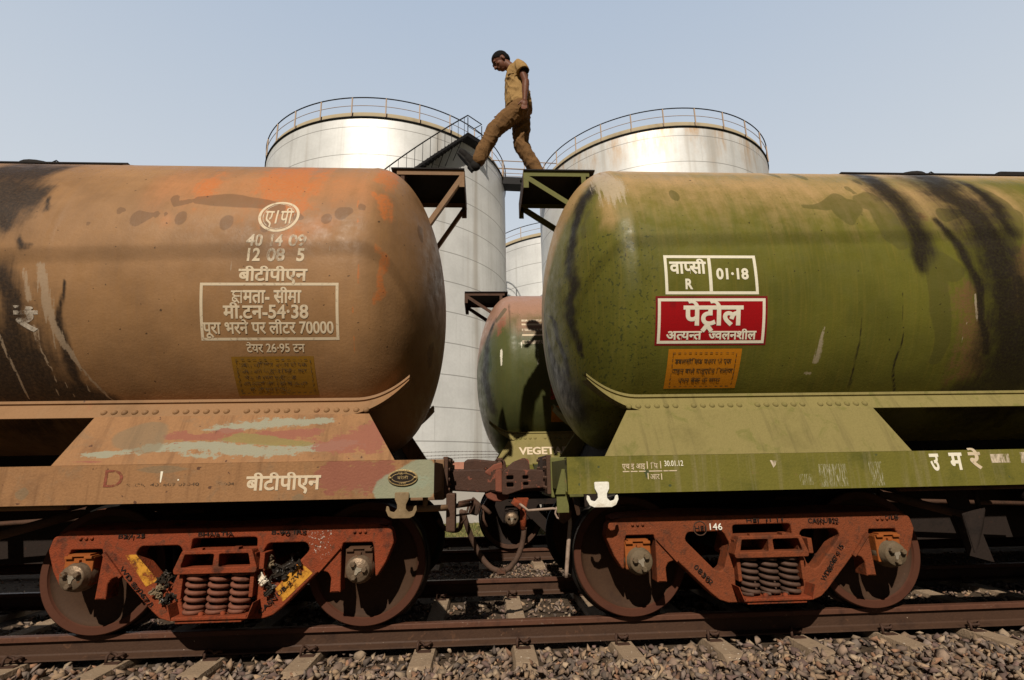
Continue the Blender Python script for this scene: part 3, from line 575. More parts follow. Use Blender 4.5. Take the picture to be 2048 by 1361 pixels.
        mb=MB(); ys=sorted((yc+s*1.29,yc+s*.95)); mb.box(x0-.255,x0+.255,ys[0],ys[1],.172,.195,bev=.006); mb.box(x0-.235,x0+.22,*sorted((yc+s*1.275,yc+s*.97)),.150,.172,bev=.005)
        for q in(-1,1):
            mb.hull([(x0+q*.255,yc+s*1.29,.175),(x0+q*.255,yc+s*1.05,.175),(x0+q*.29,yc+s*1.29,.275),(x0+q*.29,yc+s*1.05,.275),(x0+q*.262,yc+s*1.29,.175),(x0+q*.297,yc+s*1.29,.275),(x0+q*.297,yc+s*1.05,.275)])
            mb.rev([(.02,0),(.018,.018),(0,.024)],(x0+q*.075,yc+s*1.245,.195),'z',10)
        mb.build('spring_seat',paint,fr)
        for k in (-1,0,1):
            mb=MB(); helix(mb,x0+k*.158,yc+s*1.18,.21,.462,.060,.0155,6.6,ph=k*.7 if style!='right' else 2+k*.3); 
            if s<0 or lod: helix(mb,x0+k*.158,yc+s*1.03,.21,.462,.060,.0155,6.6)
            mb.tube([(x0+k*.158,yc+s*1.18,.2),(x0+k*.158,yc+s*1.18,.46)],.026,8)
            mb.build('coil_spring',spr,fr)
    # bolster, spring plank, brake beams
    mb=MB(); mb.box(x0-.20,x0+.20,yc-.92,yc+.92,.46,.76,bev=.02); mb.box(x0-.35,x0+.35,yc-.55,yc+.55,.55,.80,bev=.02); parts.append(mb.build('bogie_bolster','dark_steel',t))
    mb=MB(); mb.box(x0-.18,x0+.18,yc-1.0,yc+1.0,.16,.19)
    for q in(-1,1): mb.box(x0+q*.46-.04,x0+q*.46+.04,yc-.8,yc+.8,.40,.50); mb.tube([(x0+q*.46,yc-.78,.45),(x0+q*.36,yc,.52),(x0+q*.46,yc+.78,.45)],.025,8)
    parts.append(mb.build('brake_beam','dark_steel',t))
    for q in(-1,1):
        ax=x0+q*1.0; zc=.462
        for s in(-1,1):
            mb=MB(); F=lambda y: s*y
            prof=[(0,F(.945),0),(.10,F(.945),0),(.125,F(.935),0),(.15,F(.900),0),(.27,F(.872),0),(.37,F(.885),0),(.395,F(.905),0),(.402,F(.925),1),(.450,F(.927),1),(.4585,F(.920),1),(.462,F(.905),2),(.465,F(.85),2),(.470,F(.832),2),(.487,F(.822),2),(.492,F(.812),2),(.488,F(.803),2),(.41,F(.80),2),(.38,F(.82),0),(.16,F(.83),0),(.12,F(.76),0),(0,F(.76),0)]
            mb.rev(prof,(ax,yc,zc),'y',96); parts.append(mb.build('wheel',('wheel_face','wheel_rim','wheel_tread') if style!='back' else ('dark_steel','brown_steel','wheel_tread'),t,autos=40))
        mb=MB(); mb.tube([(ax,yc-1.2,zc),(ax,yc-.95,zc),(ax,yc-.94,zc),(ax,yc+.94,zc),(ax,yc+.95,zc),(ax,yc+1.2,zc)],.08,20,rs=[.065,.065,.085,.085,.065,.065]); parts.append(mb.build('axle','dark_steel',t))
    return parts
def strip_sweep(t,x0,d,yc,mat,s=-1):
    """riveted bearer strip at the foot of the barrel with upswept ends"""
    path=[]  # lx,z_top,y_top,z_bot,y_bot
    def endp(lx0,sg):
        out=[]
        for q in np.linspace(0,1,12):
            lx=lx0+sg*(.02+.43*q); rise=.19*q**2.1; w=1-q*.80; out.append((lx,1.710+rise+.0*q,1.165-.03*q,1.710+rise-.115*w,1.165-.03*q+.075*w))
        return out
    A=endp(-.87,-1)[::-1]; B=endp(8.39+.87,1); path=A+[(-.85,1.71,1.165,1.595,1.24)]+[(x,1.71,1.165,1.595,1.24) for x in np.linspace(-.6,8.39+.6,14)]+B
    v=[];f=[]
    for lx,zt,yt,zb,yb in path:
        x=x0+d*lx; v+= [(x,yc+s*(yt-.16),zt+.035),(x,yc+s*(yt-.012),zt+.028),(x,yc+s*(yt-.006),zt+.006),(x,yc+s*(yt-.02),zt-.004),(x,yc+s*yt,zt-.01),(x,yc+s*yb,zb),(x,yc+s*(yb-.012),zb-.006),(x,yc+s*(yb-.25),zb+.02)]
    n=8
    for i in range(len(path)-1):
        for k in range(n-1): f.append((i*n+k,i*n+k+1,(i+1)*n+k+1,(i+1)*n+k))
    mb=MB(); mb.add(v,f)
    # rivets
    dn=Vector((0,s*.115,.075)).normalized()
    def rivets(a,b,skip):
        for k,lx in enumerate(np.arange(a,b,.0765)):
            if k%7==6 and skip: continue
            c=Vector((x0+d*lx,yc+s*(1.165+.075*.6),1.700-.115*.6)); 
            q=dn.to_track_quat('Z','Y'); bm=bmesh.new(); bmesh.ops.create_uvsphere(bm,u_segments=10,v_segments=8,radius=.0255)
            for w in bm.verts: w.co=q@Vector((w.co.x,w.co.y,w.co.z*.85))+c
            mb.bm(bm,0,True)
    if s<0: rivets(-1.0,1.0,True); rivets(7.39,9.39,True)
    return mb.build('bearer_strip',mat,t)
def saddle(t,x0,d,yc,mat,cx,stn=None,sub=True):
    """trapezium cradle between frame and barrel, full width"""
    g=[]; nx,nz=90,14
    me=None
    lx0b,lx1b,lx0t,lx1t=-1.265,1.165,-1.03,1.03
    def P(u,w,s): 
        a=lx0b+(lx1b-lx0b)*u; b=lx0t+(lx1t-lx0t)*u; return (x0+d*(cx+(a+(b-a)*w)*(1 if cx==0 else -1)),yc+s*(1.397-.157*w),1.238+.362*w)
    res=None
    for s in(-1,1):      # one 14 mm cradle plate on each side, open at the ends
        V=[];F=[]
        for i in range(nx+1):
            for j in range(nz+1): V.append(P(i/nx,j/nz,s))
        for i in range(nx):
            for j in range(nz): a=i*(nz+1)+j; F.append((a,a+nz+1,a+nz+2,a+1))
        mb=MB(); mb.add(V,F); o_=[P(0,0,s),P(1,0,s),P(1,1,s),P(0,1,s)]; i_=[(x,y-s*.014,z-.004) for x,y,z in o_]
        mb.add(o_+i_,[(4,5,6,7)]+[(k,(k+1)%4,4+(k+1)%4,4+k) for k in range(4)])
        o=mb.build('saddle_plate',mat,t,recalc=True); me=o.data; bm=bmesh.new(); bm.from_mesh(me); bmesh.ops.remove_doubles(bm,verts=bm.verts,dist=1e-4); bm.to_mesh(me); bm.free()
        if mat=='saddle_patchy':
            co_=np.empty(len(me.vertices)*3); me.vertices.foreach_get('co',co_); co_=co_.reshape(-1,3); X=co_[:,0]; Z=co_[:,2]; on=np.ones(len(X))
            fl=lambda k: field(stn.get(k,[]),X,Z)
            paint_attr(me,'stain',np.stack([fl('blue'),fl('red'),fl('green'),on],-1)); paint_attr(me,'stain2',np.stack([fl('brown'),fl('teal'),on*0,on],-1))
        if s<0: res=o
    for u in(.10,.5,.90):
        bk_=MB(); q=[P(u,w,s) for w,s in((0,-.97),(1,-.97),(1,.97),(0,.97))]; bk_.hull([(x+dx,y,z) for x,y,z in q for dx in(-.006,.006)]); bk_.build('bulkhead','dark_steel',t)
    o=res
    return o
def wagon(t,x0,d,yc,style,stains,lod=1):
    X=lambda lx:x0+d*lx
    def span(a,b): return sorted((X(a),X(b)))
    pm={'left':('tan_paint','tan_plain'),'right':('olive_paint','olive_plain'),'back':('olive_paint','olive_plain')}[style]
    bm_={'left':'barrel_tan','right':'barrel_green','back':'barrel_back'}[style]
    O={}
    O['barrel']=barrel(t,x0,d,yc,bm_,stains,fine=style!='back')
    for s in(-1,1): 
        o=strip_sweep(t,x0,d,yc,{'left':'tan_paint','right':'olive_dusty','back':'olive_dusty'}[style],s)
        if s<0: O['strip']=o
    sm={'left':'saddle_patchy','right':'olive_dusty','back':'olive_dusty'}[style]
    O['saddle']=saddle(t,x0,d,yc,sm,0,SADDLE); saddle(t,x0,d,yc,'tan_paint' if style=='left' else sm,8.39)
    # sole bars: channel with the web outside
    e0,e1=-1.560,8.39+1.560
    for s in(-1,1):
        mb=MB(); yo=yc+s*1.42
        a,b=span(e0,e1)
        mb.box(a,b,*sorted((yo,yc+s*1.405)),.968,1.236); mb.box(a+.002,b-.002,*sorted((yc+s*1.405,yc+s*1.28)),1.222,1.2345); mb.box(a+.002,b-.002,*sorted((yc+s*1.405,yc+s*1.28)),.970,.984)
        if style=='left': 
            me_mat='saddle_patchy'
        o=mb.build('sole_bar','saddle_patchy' if style=='left' else pm[0],t)
        if style=='left':
            # denser web so that the paint patches have something to sit on
            me=o.data; bm=bmesh.new(); bm.from_mesh(me)
            for k in np.arange(a+.05,b,.05):
                if k<x0+2.2 and k>x0-3.5: bmesh.ops.bisect_plane(bm,geom=list(bm.verts)+list(bm.edges)+list(bm.faces),plane_co=(k,0,0),plane_no=(1,0,0))
            for z in np.arange(.99,1.23,.03): bmesh.ops.bisect_plane(bm,geom=list(bm.verts)+list(bm.edges)+list(bm.faces),plane_co=(0,0,z),plane_no=(0,0,1))
            bm.to_mesh(me); bm.free(); co_=np.empty(len(me.vertices)*3); me.vertices.foreach_get('co',co_); co_=co_.reshape(-1,3); XX,ZZ=co_[:,0],co_[:,2]; on=np.ones(len(XX)); fl=lambda k: field(SOLE.get(k,[]),XX,ZZ)
            paint_attr(me,'stain',np.stack([fl('blue'),fl('red'),fl('green'),on],-1)); paint_attr(me,'stain2',np.stack([fl('brown'),fl('teal'),on*0,on],-1))
        if s<0: O['sole']=o
    # headstocks, striker, centre sill, cross members
    for k,(h,g) in enumerate(((e0,1),(e1,-1))):
        mb=MB(); mb.box(*span(h+g*.012,h+g*.10),yc-1.403,yc+1.403,.986,1.220); mb.box(*span(h-g*.0,h+g*.30),yc-.42,yc+.42,.90,1.262,bev=.01)
        mb.build('headstock',pm[1],t)
        mb=MB(); mb.box(*span(h-g*.035,h+g*.01),yc-.40,yc+.40,.93,1.285,bev=.008)
        for yy in (-.36,-.22,.22,.36):
            for zz in(.99,1.08,1.17,1.25): mb.rev([(.016,0),(.016,-d*g*.016),(0,-d*g*.018)],(X(h-g*.035),yc+yy,zz),'x',6,smooth=False)
        mb.build('striker_plate','brown_steel',t)
    mb=MB(); mb.box(*span(e0+.3,e1-.3),yc-.19,yc+.19,.80,1.23); mb.box(*span(-.9,8.39+.9),yc-.30,yc+.30,1.232,1.36); mb.box(*span(1.2,8.39-1.2),yc-.17,yc+.17,.42 if style!='back' else .26,.80); mb.box(*span(-1.2,1.2),yc-.17,yc+.17,.70,.80); mb.box(*span(8.39-1.2,8.39+1.2),yc-.17,yc+.17,.70,.80);  # upper and deep lower boxes added to block sunlit ground behind and read as shade
    for lx in list(np.arange(1.7,6.9,.65)): mb.box(*span(lx,lx+.09),yc-1.27,yc+1.27,1.0,1.20)
    mb.build('centre_sill_and_fill','dark_steel',t)
    # end platform with braces
    for k,(h,g) in enumerate(((-1.735,1),(8.39+1.735,-1))):
        mb=MB(); p0,p1=h,h+g*.66; w=.36
        a,b=span(p0,p1+g*.12); mb.box(a,b,yc-w-.02,yc+w+.02,4.298,4.312)
        mb.build('end_platform','black_top',t)
        pl=t.children[-1]
        for s in(-1,1):
            ya=yc+s*w; yb=yc+s*(w-.006)
            q=MB(); q.box(*span(p0,p1+g*.06),*sorted((ya,yb)),4.240,4.297)         # top angle
            top=Vector((X(p0+g*.02),0,4.235)); z2=3.60 if style=='left' else 3.82; bot=Vector((X(p0+g*(.42 if style=='left' else .62)),0,z2)); n=(bot-top).normalized(); m=Vector((-n.z,0,n.x))*.026
            q.box(*span(p0,p0+g*.055),*sorted((ya,yb)),4.10,4.240)
            ys=(ya+s*.001,ya-s*.006); q.hull([p+Vector((0,y,0)) for p in(top-m,top+m,bot-m,bot+m) for y in ys])
            ys=(ya-s*.006,ya-s*.045); mm=Vector((-n.z,0,n.x))*.006; q.hull([p+m+Vector((0,y,0)) for p in(top-mm,top+mm,bot-mm,bot+mm) for y in ys])
            if style!='left': q.box(*span(p1-g*.03,p1+g*.02),*sorted((ya,yb)),4.0,4.240)
            q.build('platform_brace',{'left':'tan_plain','right':'olive_plain','back':'brown_steel'}[style],pl)
        q=MB(); q.box(*span(p0-g*.004,p0+g*.004),yc-w+.01,yc+w-.01,4.10,4.296); q.box(*span(p1-.02,p1+.02),yc-w+.01,yc+w-.01,4.10,4.296)
        q.build('end_plate','brown_steel',pl)
    # roof walkway and manhole
    wx0={'left':1.72,'right':1.80,'back':1.8}[style]
    mb=MB(); mb.box(*span(wx0,8.39-wx0),yc-.42,yc+.42,4.285,4.300); mb.box(*span(wx0+.05,8.39-wx0-.05),yc-.40,yc-.36,4.20,4.284)
    wv=mb.build('roof_walkway','black_top',t)
    mb=MB(); mx=X(2.75);  mb.rev([(.0,.11),(.18,.10),(.24,.075),(.25,.0)],(mx-d*-.0,yc-.12,4.29),'z',24); mb.tube([(mx-.32,yc-.2,4.29),(mx-.32,yc-.2,4.37)],.022,8)
    mb.tube([(mx+.12,yc-.3,4.33),(mx+.22,yc-.3,4.39),(mx+.3,yc-.3,4.33)],.008,6); mb.build('manhole_cover','black_top',t)
    mb=MB(); mb.box(X(4.1)-.3,X(4.1)+.3,yc-.3,yc+.3,4.30,4.42,bev=.03); mb.build('valve_box','black_top',t)
    # bogies
    parts=bogie(t,x0,yc,style,lod)
    O['frame']=parts[0]
    before=list(parts)
    O['bogie_parts']=before
    # brake gear between the bogies
    mb=MB(); mb.rev([(0,-.3),(.16,-.3),(.17,-.27),(.17,.27),(.14,.3),(0,.3)],(X(3.3),yc-.45,.80),'x',24); mb.rev([(0,.3),(.05,.3),(.05,.75),(0,.75)],(X(3.3),yc-.45,.80),'x',12)
    mb.build('brake_cylinder','dark_steel',t)
    mb=MB(); mb.rev([(0,-.42),(.15,-.42),(.19,-.35),(.19,.35),(.15,.42),(0,.42)],(X(4.9),yc-.5,.78),'x',24); mb.build('air_reservoir','dark_steel',t)
    mb=MB(); pts=[(X(1.05),yc-1.32,.952),(X(2.6),yc-1.34,.952),(X(5.5),yc-1.34,.952)]; mb.tube(pts,.021,10); mb.build('brake_pipe','brown_steel' if style!='left' else 'tan_plain',t)
    mb=MB(); mb.tube([(X(.5),yc-.5,.86),(X(2.9),yc-.55,.76)],.02,8); mb.tube([(X(1.2),yc-.9,.90),(X(1.9),yc-1.0,.70)],.035,8); mb.tube([(X(1.35),yc-1.1,.93),(X(2.5),yc-1.1,.93)],.008,6); mb.build('brake_rod','brown_steel',t)
    return O
def second_bogie(t,O):
    for o in O['bogie_parts']: copy_part(o,O['d']*8.39,t)
SADDLE={};SOLE={}
XL,XR,S2Y,XB=-1.9223,2.1832,3.9716,1.4134
# old paint patches on the tan wagon: strokes of x, z, half width x, half width z
SADDLE=dict(blue=[[(-2.83,1.31,.12,.022),(-2.55,1.33,.1,.02)],[(-2.42,1.35,.1,.03),(-2.1,1.37,.25,.035),(-1.8,1.34,.25,.03)],[(-1.95,1.50,.15,.03),(-1.5,1.54,.3,.03),(-1.25,1.55,.1,.02)],[(-1.75,1.31,.4,.03),(-1.2,1.34,.25,.03),(-1.05,1.38,.12,.02)],[(-2.0,1.30,.2,.015)]],
  red=[[(-2.28,1.44,.12,.035),(-2.05,1.43,.12,.03)],[(-1.93,1.46,.12,.04)],[(-1.62,1.43,.2,.045),(-1.35,1.45,.15,.04)],[(-1.1,1.35,.22,.055),(-.92,1.38,.2,.09),(-.82,1.45,.1,.12)],[(-2.85,1.26,.1,.01)]],
  green=[[(-1.80,1.42,.16,.04),(-1.55,1.385,.15,.025),(-1.35,1.37,.1,.02)]],
  brown=[[(-2.62,1.43,.14,.09),(-2.5,1.50,.14,.06),(-2.48,1.36,.12,.05)]],
  teal=[])
SOLE=dict(blue=[[(-.52,1.08,.12,.05)],[(-3.2,1.22,.15,.008)]],red=[[(-1.12,1.13,.10,.11),(-.85,1.12,.12,.12),(-.72,1.16,.10,.08)]],green=[],brown=[[(-1.33,.985,.05,.03)],[(-3.23,1.05,.05,.05)],[(-2.3,1.2,.2,.03)]],teal=[[(-.66,1.02,.14,.12),(-.45,1.10,.13,.15)]])

tan=empty('tank_wagon',(XL,0,0),'tan and orange weathered rail tank wagon, left of the gap the man strides across','tank wagon','tank wagons')
OL=wagon(tan,XL,-1,0,'left',dict(STAINS['LEFT'],top=1.9)); OL['d']=-1; second_bogie(tan,OL)
grn=empty('tank_wagon',(XR,0,0),'olive green rail tank wagon with a red and white Hindi petrol sign','tank wagon','tank wagons')
OR=wagon(grn,XR,1,0,'right',dict(STAINS['RIGHT'],top=1.10)); OR['d']=1; second_bogie(grn,OR)
bk=empty('tank_wagon',(XB,S2Y,0),'dark green rail tank wagon with VEGETABLE lettering, on the second track behind','tank wagon','tank wagons')
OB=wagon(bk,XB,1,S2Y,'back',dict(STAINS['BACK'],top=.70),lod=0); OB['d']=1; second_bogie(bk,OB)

# ------------------------------------------------------------------ lettering on the tan barrel
CL=cyl(R_T,ZC); B=OL['barrel']
# ring emblem
def ring(cx,cv,rx,rv,w,mat,parent,fn,n=48):
    Q=[]
    for k in range(n):
        a,b=2*PI*k/n,2*PI*(k+1)/n
        Q.append([(cx+rx*math.cos(a),cv+rv*math.sin(a)),(cx+rx*math.cos(b),cv+rv*math.sin(b)),(cx+(rx-w)*math.cos(b),cv+(rv-w)*math.sin(b)),(cx+(rx-w)*math.cos(a),cv+(rv-w)*math.sin(a))])
    return quads(Q,fn,'emblem_ring',mat,parent,None)
ring(-1.657,.405,.163,.163,.022,'faded_white',B,CL); ring(-1.657,.405,.128,.135,.006,'very_faded_white',B,CL)
write('ए1पी',(-1.767,-1.544,.325,.455),CL,'faded_white',B,bev=.012)
write('40',(-1.873,-1.745,.114,.213),CL,'very_faded_white',B,ref='lat',bev=.03); write('14',(-1.685,-1.590,.114,.213),CL,'very_faded_white',B,ref='lat',bev=.03); write('09',(-1.545,-1.405,.114,.213),CL,'very_faded_white',B,ref='lat',bev=.03)
write('12',(-1.849,-1.75,-.015,.088),CL,'faded_white',B,ref='lat',bev=.03); write('08',(-1.700,-1.56,-.015,.088),CL,'very_faded_white',B,ref='lat',bev=.03); write('5',(-1.468,-1.408,-.015,.088),CL,'faded_white',B,ref='lat',bev=.03)
write('बीटीपीएन',(-1.903,-1.374,-.178,-.088),CL,'faded_white',B,bev=.028)
quads(frame_quads([(-2.189,-.195),(-1.131,-.195),(-1.131,-.647),(-2.189,-.647)],.022),CL,'lettering_frame','faded_white',B)
write('₃मता- सीमा',(-1.953,-1.416,-.352,-.258),CL,'faded_white',B,bev=.026)
write('मी.टन-54·38',(-2.014,-1.363,-.472,-.378),CL,'faded_white',B,bev=.026)
write('पूरा भरने पर लीटर 70000',(-2.172,-1.172,-.592,-.508),CL,'faded_white',B,bev=.024)
write('टेयर 26·95 टन',(-1.854,-1.404,-.742,-.680),CL,'faded_white',B,bev=.02)
yp=quads([[(-1.981,-.778),(-1.343,-.778),(-1.343,-1.129),(-1.981,-1.129)]],CL,'brake_notice','sign_yellow',B)
for k,(s,a,b) in enumerate((('डबल सीकिंड प्रकार के एक',-1.93,-1.40),('पाइप वाले ग्रेजूएटेड रिलीज एयर',-1.92,-1.41),('ब्रेक के साथ प्रारंभिक',-1.90,-1.50),('ओवरहालिंग तिथि 2009',-1.92,-1.42),('पी ओ एच दिनांक',-1.88,-1.55))):
    s=s.replace('प्र','प₁').replace('ब्र','ब₁').replace('ग्र','ग₁').replace('कि','िक').replace('रि','िर').replace('ति','ित').replace('थि','िथ').replace('दि','िद').replace('भि','िभ').replace('लिं','िलं')
    write(s,(a,b,-.862-k*.056,-.832-k*.056),CL,'ghost_ink',yp,bev=.02,h0=.0030)
def dashes(c,n1,n2,w,fn,mat,par,nm='dashed_frame'):
    x0,x1,v0,v1=c; Q=[]
    for v in(v0,v1):
        for k in range(n1): a=x0+(x1-x0)*k/n1; b=a+(x1-x0)/n1*.55; Q.append([(a,v),(b,v),(b,v-w),(a,v-w)])
    for x in(x0,x1):
        for k in range(n2): a=v0+(v1-v0)*(k+.2)/n2; b=a+(v1-v0)/n2*.55; Q.append([(x,a),(x+w,a),(x+w,b),(x,b)])
    quads(Q,fn,nm,mat,par,None,.006)
dashes((-1.95,-1.375,-1.10,-.80),13,7,.007,CL,'faded_ink',yp)
write('रें',(-3.565,-3.385,-.56,-.415),CL,'ghost_white',B,bev=.03)
# ------------------------------------------------------------------ green barrel
B=OR['barrel']
quads(frame_quads([(1.487,.043),(2.262,.043),(2.268,-.288),(1.487,-.288)],.024),CL,'lettering_frame','white_paint',B)
quads([[(1.853,.0185),(1.880,.0185),(1.882,-.2635),(1.855,-.2635)]],CL,'lettering_divider','white_paint',B)
write('वाप~सी',(1.530,1.838,-.113,-.018),CL,'white_paint',B,bev=.032); write('R',(1.655,1.718,-.243,-.163),CL,'white_paint',B,ref='lat',bev=.036); write('01·18',(1.918,2.190,-.160,-.074),CL,'white_paint',B,ref='lat',bev=.036)
rd=quads([[(1.404,-.303),(2.340,-.303),(2.340,-.708),(1.404,-.708)]],CL,'petrol_sign','sign_red_dark',B)
quads([[(1.424,-.323),(2.320,-.323),(2.320,-.690),(1.424,-.690)]],CL,'sign_panel','sign_red',rd,h0=.0024)
quads(frame_quads([(1.422,-.321),(2.322,-.321),(2.322,-.692),(1.422,-.692)],.024),CL,'sign_border','white_paint',rd,h0=.00305)
write('पेट₂ोल',(1.634,2.136,-.535,-.388),CL,'white_paint',rd,bev=.035,h0=.0042); write('अत~यन~त',(1.496,1.795,-.657,-.592),CL,'white_paint',rd,bev=.03,h0=.0042); write('ज~वलनशील',(1.850,2.253,-.657,-.592),CL,'white_paint',rd,bev=.03,h0=.0042)
og=quads([[(1.527,-.738),(2.147,-.738),(2.147,-1.104),(1.527,-1.104)]],CL,'brake_notice','sign_orange',B)
write('डबलसीकिंड प₁कार के एक'.replace('कि','िक'),(1.590,2.070,-.866,-.828),CL,'faded_ink',og,bev=.02,h0=.0030); write('पाइप वाले ग₁जूएटेड िरलीज',(1.572,2.095,-.953,-.915),CL,'faded_ink',og,bev=.02,h0=.0030); write('एयर ब₁ेक के साथ',(1.640,2.000,-1.04,-1.003),CL,'faded_ink',og,bev=.02,h0=.0030)
dashes((1.565,2.10,-1.078,-.768),12,7,.008,CL,'faded_ink',og)
# ------------------------------------------------------------------ barrel behind
CB=cyl(R_T,ZC,S2Y); B=OB['barrel']
for k,(a,b) in enumerate(((.745,.70),(.655,.62),(.55,.51),(.445,.415),(.335,.275))): quads([[(.62,a),(1.45,a),(1.45,b),(.62,b)]],CB,'lettering_bar','faded_white' if k%2 else 'very_faded_white',B)
quads([[(1.04,-.18),(1.95,-.18),(1.95,-.61),(1.04,-.61)]],CB,'petrol_sign','ghost_red',B); quads([[(1.06,-.71),(1.7,-.71),(1.7,-.99),(1.06,-.99)]],CB,'brake_notice','sign_orange',B)
SLB=slope(S2Y-1.397,1.238,S2Y-1.24,1.60)
write('VEGETABLE OIL',(.535,1.80,.165,.275),SLB,'faded_white',OB['saddle'],ref='lat',bev=.035,split=None,h0=.004)
# ------------------------------------------------------------------ sole bars
KS=(5.4318-1.42)/(5.4318-1.5)      # lettering was measured on a plane 8 cm further out
def FL(x,z,h): return (x*KS,-1.42-h,1.1339+(z-1.1339)*KS)
B=OL['sole']
write('बीटीपीएन',(-1.669,-1.152,1.045,1.135),FL,'faded_white',B,bev=.028,split=None)
write('SECR  401409 07040',(-2.48,-1.99,1.085,1.105),FL,'ghost_ink',B,ref='lat',bev=.01,split=None); write('9 004',(-1.86,-1.75,1.083,1.103),FL,'ghost_ink',B,ref='lat',bev=.01,split=None)
write('D',(-2.635,-2.51,1.085,1.200),FL,'chalk_red',B,ref='lat',bev=.001,split=None)
for q_ in [[(-2.262,1.185),(-2.245,1.185),(-2.25,1.11),(-2.258,1.11)],[(-2.14,1.13),(-2.13,1.13),(-2.13,1.12),(-2.14,1.12)]]: quads([q_],FL,'paint_mark','white_paint',B,None)
def ngon_plate(name,mat,parent,cx,cz,rx,rz,y0,y1,n=40):
    cx*=KS; y0+=.08; y1+=.08
    lo=[(cx+rx*math.cos(2*PI*k/n),cz+rz*math.sin(2*PI*k/n)) for k in range(n)]; return plate([lo],y0,y1,.002).build(name,mat,parent)
ov=ngon_plate('maker_plate','brass',B,-.576,1.109,.108,.058,-1.5005,-1.512)
ov2=ngon_plate('plate_field','dark_steel',ov,-.576,1.109,.098,.048,-1.5125,-1.5135); 
ring(-.576,1.109,.080,.034,.005,'brass',ov,(lambda x,z,h:(x*KS,-1.434-h,z)))
write('बरेली',(-.615,-.537,1.099,1.119),(lambda x,z,h:(x*KS,-1.434-h,z)),'brass',ov,bev=.01,split=None,h0=.001); write('पू रे',(-.61,-.545,1.136,1.149),(lambda x,z,h:(x*KS,-1.434-h,z)),'brass',ov,bev=.01,split=None,h0=.001); write('1990',(-.60,-.552,1.064,1.076),(lambda x,z,h:(x*KS,-1.434-h,z)),'brass',ov,ref='lat',bev=.01,split=None,h0=.001)
mb=MB()
for q in(-1,1): mb.rev([(.011,0),(.011,-.006),(0,-.009)],(-.588+q*.089,-1.434,1.109),'y',8)
mb.build('plate_screw','brass',ov)
B=OR['sole']
write('एच इ आइ',(1.018,1.190,1.140,1.176),FL,'faded_white',B,bev=.012,split=None); write('िप',(1.231,1.284,1.140,1.176),FL,'faded_white',B,bev=.012,split=None); write('आर',(1.220,1.292,1.064,1.098),FL,'faded_white',B,bev=.012,split=None); write('30.01.12',(1.335,1.476,1.156,1.194),FL,'white_paint',B,ref='lat',bev=.014,split=None)
quads([[(x,z1),(x+.007,z1),(x+.007,z0),(x,z0)] for x,z0,z1 in((1.203,1.14,1.193),(1.203,1.065,1.11),(1.303,1.14,1.193),(1.303,1.06,1.105))]+[[(a,1.126),(a+.05,1.126),(a+.05,1.119),(a,1.119)] for a in(1.02,1.08,1.14,1.215,1.265,1.325,1.375)],FL,'lettering_rule','faded_white',B,None)
write('उ',(3.388,3.462,1.090,1.205),FL,'white_paint',B,bev=.03,split=None); write('म',(3.545,3.650,1.093,1.210),FL,'white_paint',B,bev=.03,split=None); write('रे',(3.700,3.800,1.098,1.212),FL,'faded_white',B,bev=.03,split=None)
for q_ in [[(3.88,1.20),(4.03,1.20),(4.03,1.135),(3.88,1.135)],[(4.12,1.21),(4.25,1.21),(4.25,1.13),(4.12,1.13)]]: quads([q_],FL,'painted_out_patch','very_faded_white',B,None)
for q_ in [[(2.5,1.15),(2.72,1.15),(2.72,.985),(2.5,.985)],[(2.90,1.16),(3.0,1.16),(3.0,.985),(2.90,.985)],[(2.35,1.08),(2.45,1.08),(2.45,1.0),(2.35,1.0)]]: quads([q_],FL,'paint_scuff','flaked_white',B,None)
quads([[(2.14,1.185),(2.19,1.18),(2.18,1.15),(2.16,1.13)]],FL,'paint_mark','very_faded_white',B,None)
# ------------------------------------------------------------------ lashing hooks
def hook(parent,cx,zt,mat,w=.052):
    pts=[(-w,zt),(w,zt),(w*.95,zt-.05),(w*.62,zt-.085),(w*.60,zt-.115),(w*1.0,zt-.138),(w*1.55,zt-.130),(w*1.72,zt-.100),(w*2.05,zt-.092),(w*2.12,zt-.125),(w*1.75,zt-.165),(w*1.15,zt-.180)]
    pts=pts+[(-x,z) for x,z in pts[2:]][::-1]
    pts=rounded([(cx*KS+x,z) for x,z in pts],.012,3)
    # order outline: right side down then left side up
    return plate([pts],-1.4215,-1.438,.003).build('lashing_hook',mat,parent)
hook(OL['sole'],-.578,1.008,'hook_tan'); hook(OR['sole'],.856,1.052,'hook_white',.056)
# far ends too, same hooks
for o,dx in((OL['sole'],-7.2),(OR['sole'],7.2)):
    h=[c for c in o.children if c.name.startswith('lashing_hook')][0]; c=h.copy(); COL.objects.link(c); c.parent=o; c.location.x+=dx
# ------------------------------------------------------------------ cast marks on the side frames
FS=flat(-1.17)
def cast(s,box,parent,rot=None,mat='dark_steel'):  # dark default colour puts the relief shading into the raised letters
    return write(s,box,FS,mat,parent,'cast_mark','lat',.012,None,.002,0,.45,rot)
B=OL['frame']; c=XL-.025
cast('B2/125',(c-.74,c-.55,.715,.742),B); cast('BHARTIA',(c-.17,c+.09,.717,.742),B); cast('8-90 IRS',(c+.36,c+.62,.715,.742),B)
cast('CASNUB-22W',(c+.33,c+.73,.17,.20),B,rot=math.radians(43.5)); cast('WD 89067/3',(c-.70,c-.33,.505,.535),B,rot=math.radians(-46))
B=OR['frame']; c=XR+.02
cast('HEI',(c-.56,c-.475,.665,.70),B); cast('146',(c-.44,c-.345,.668,.715),B,mat='hook_white'); cast('HEI  11 11',(c-.14,c+.15,.718,.745),B); cast('CASNUB22',(c+.36,c+.60,.700,.735),B); cast('NLB',(c+1.0,c+1.1,.715,.745),B)
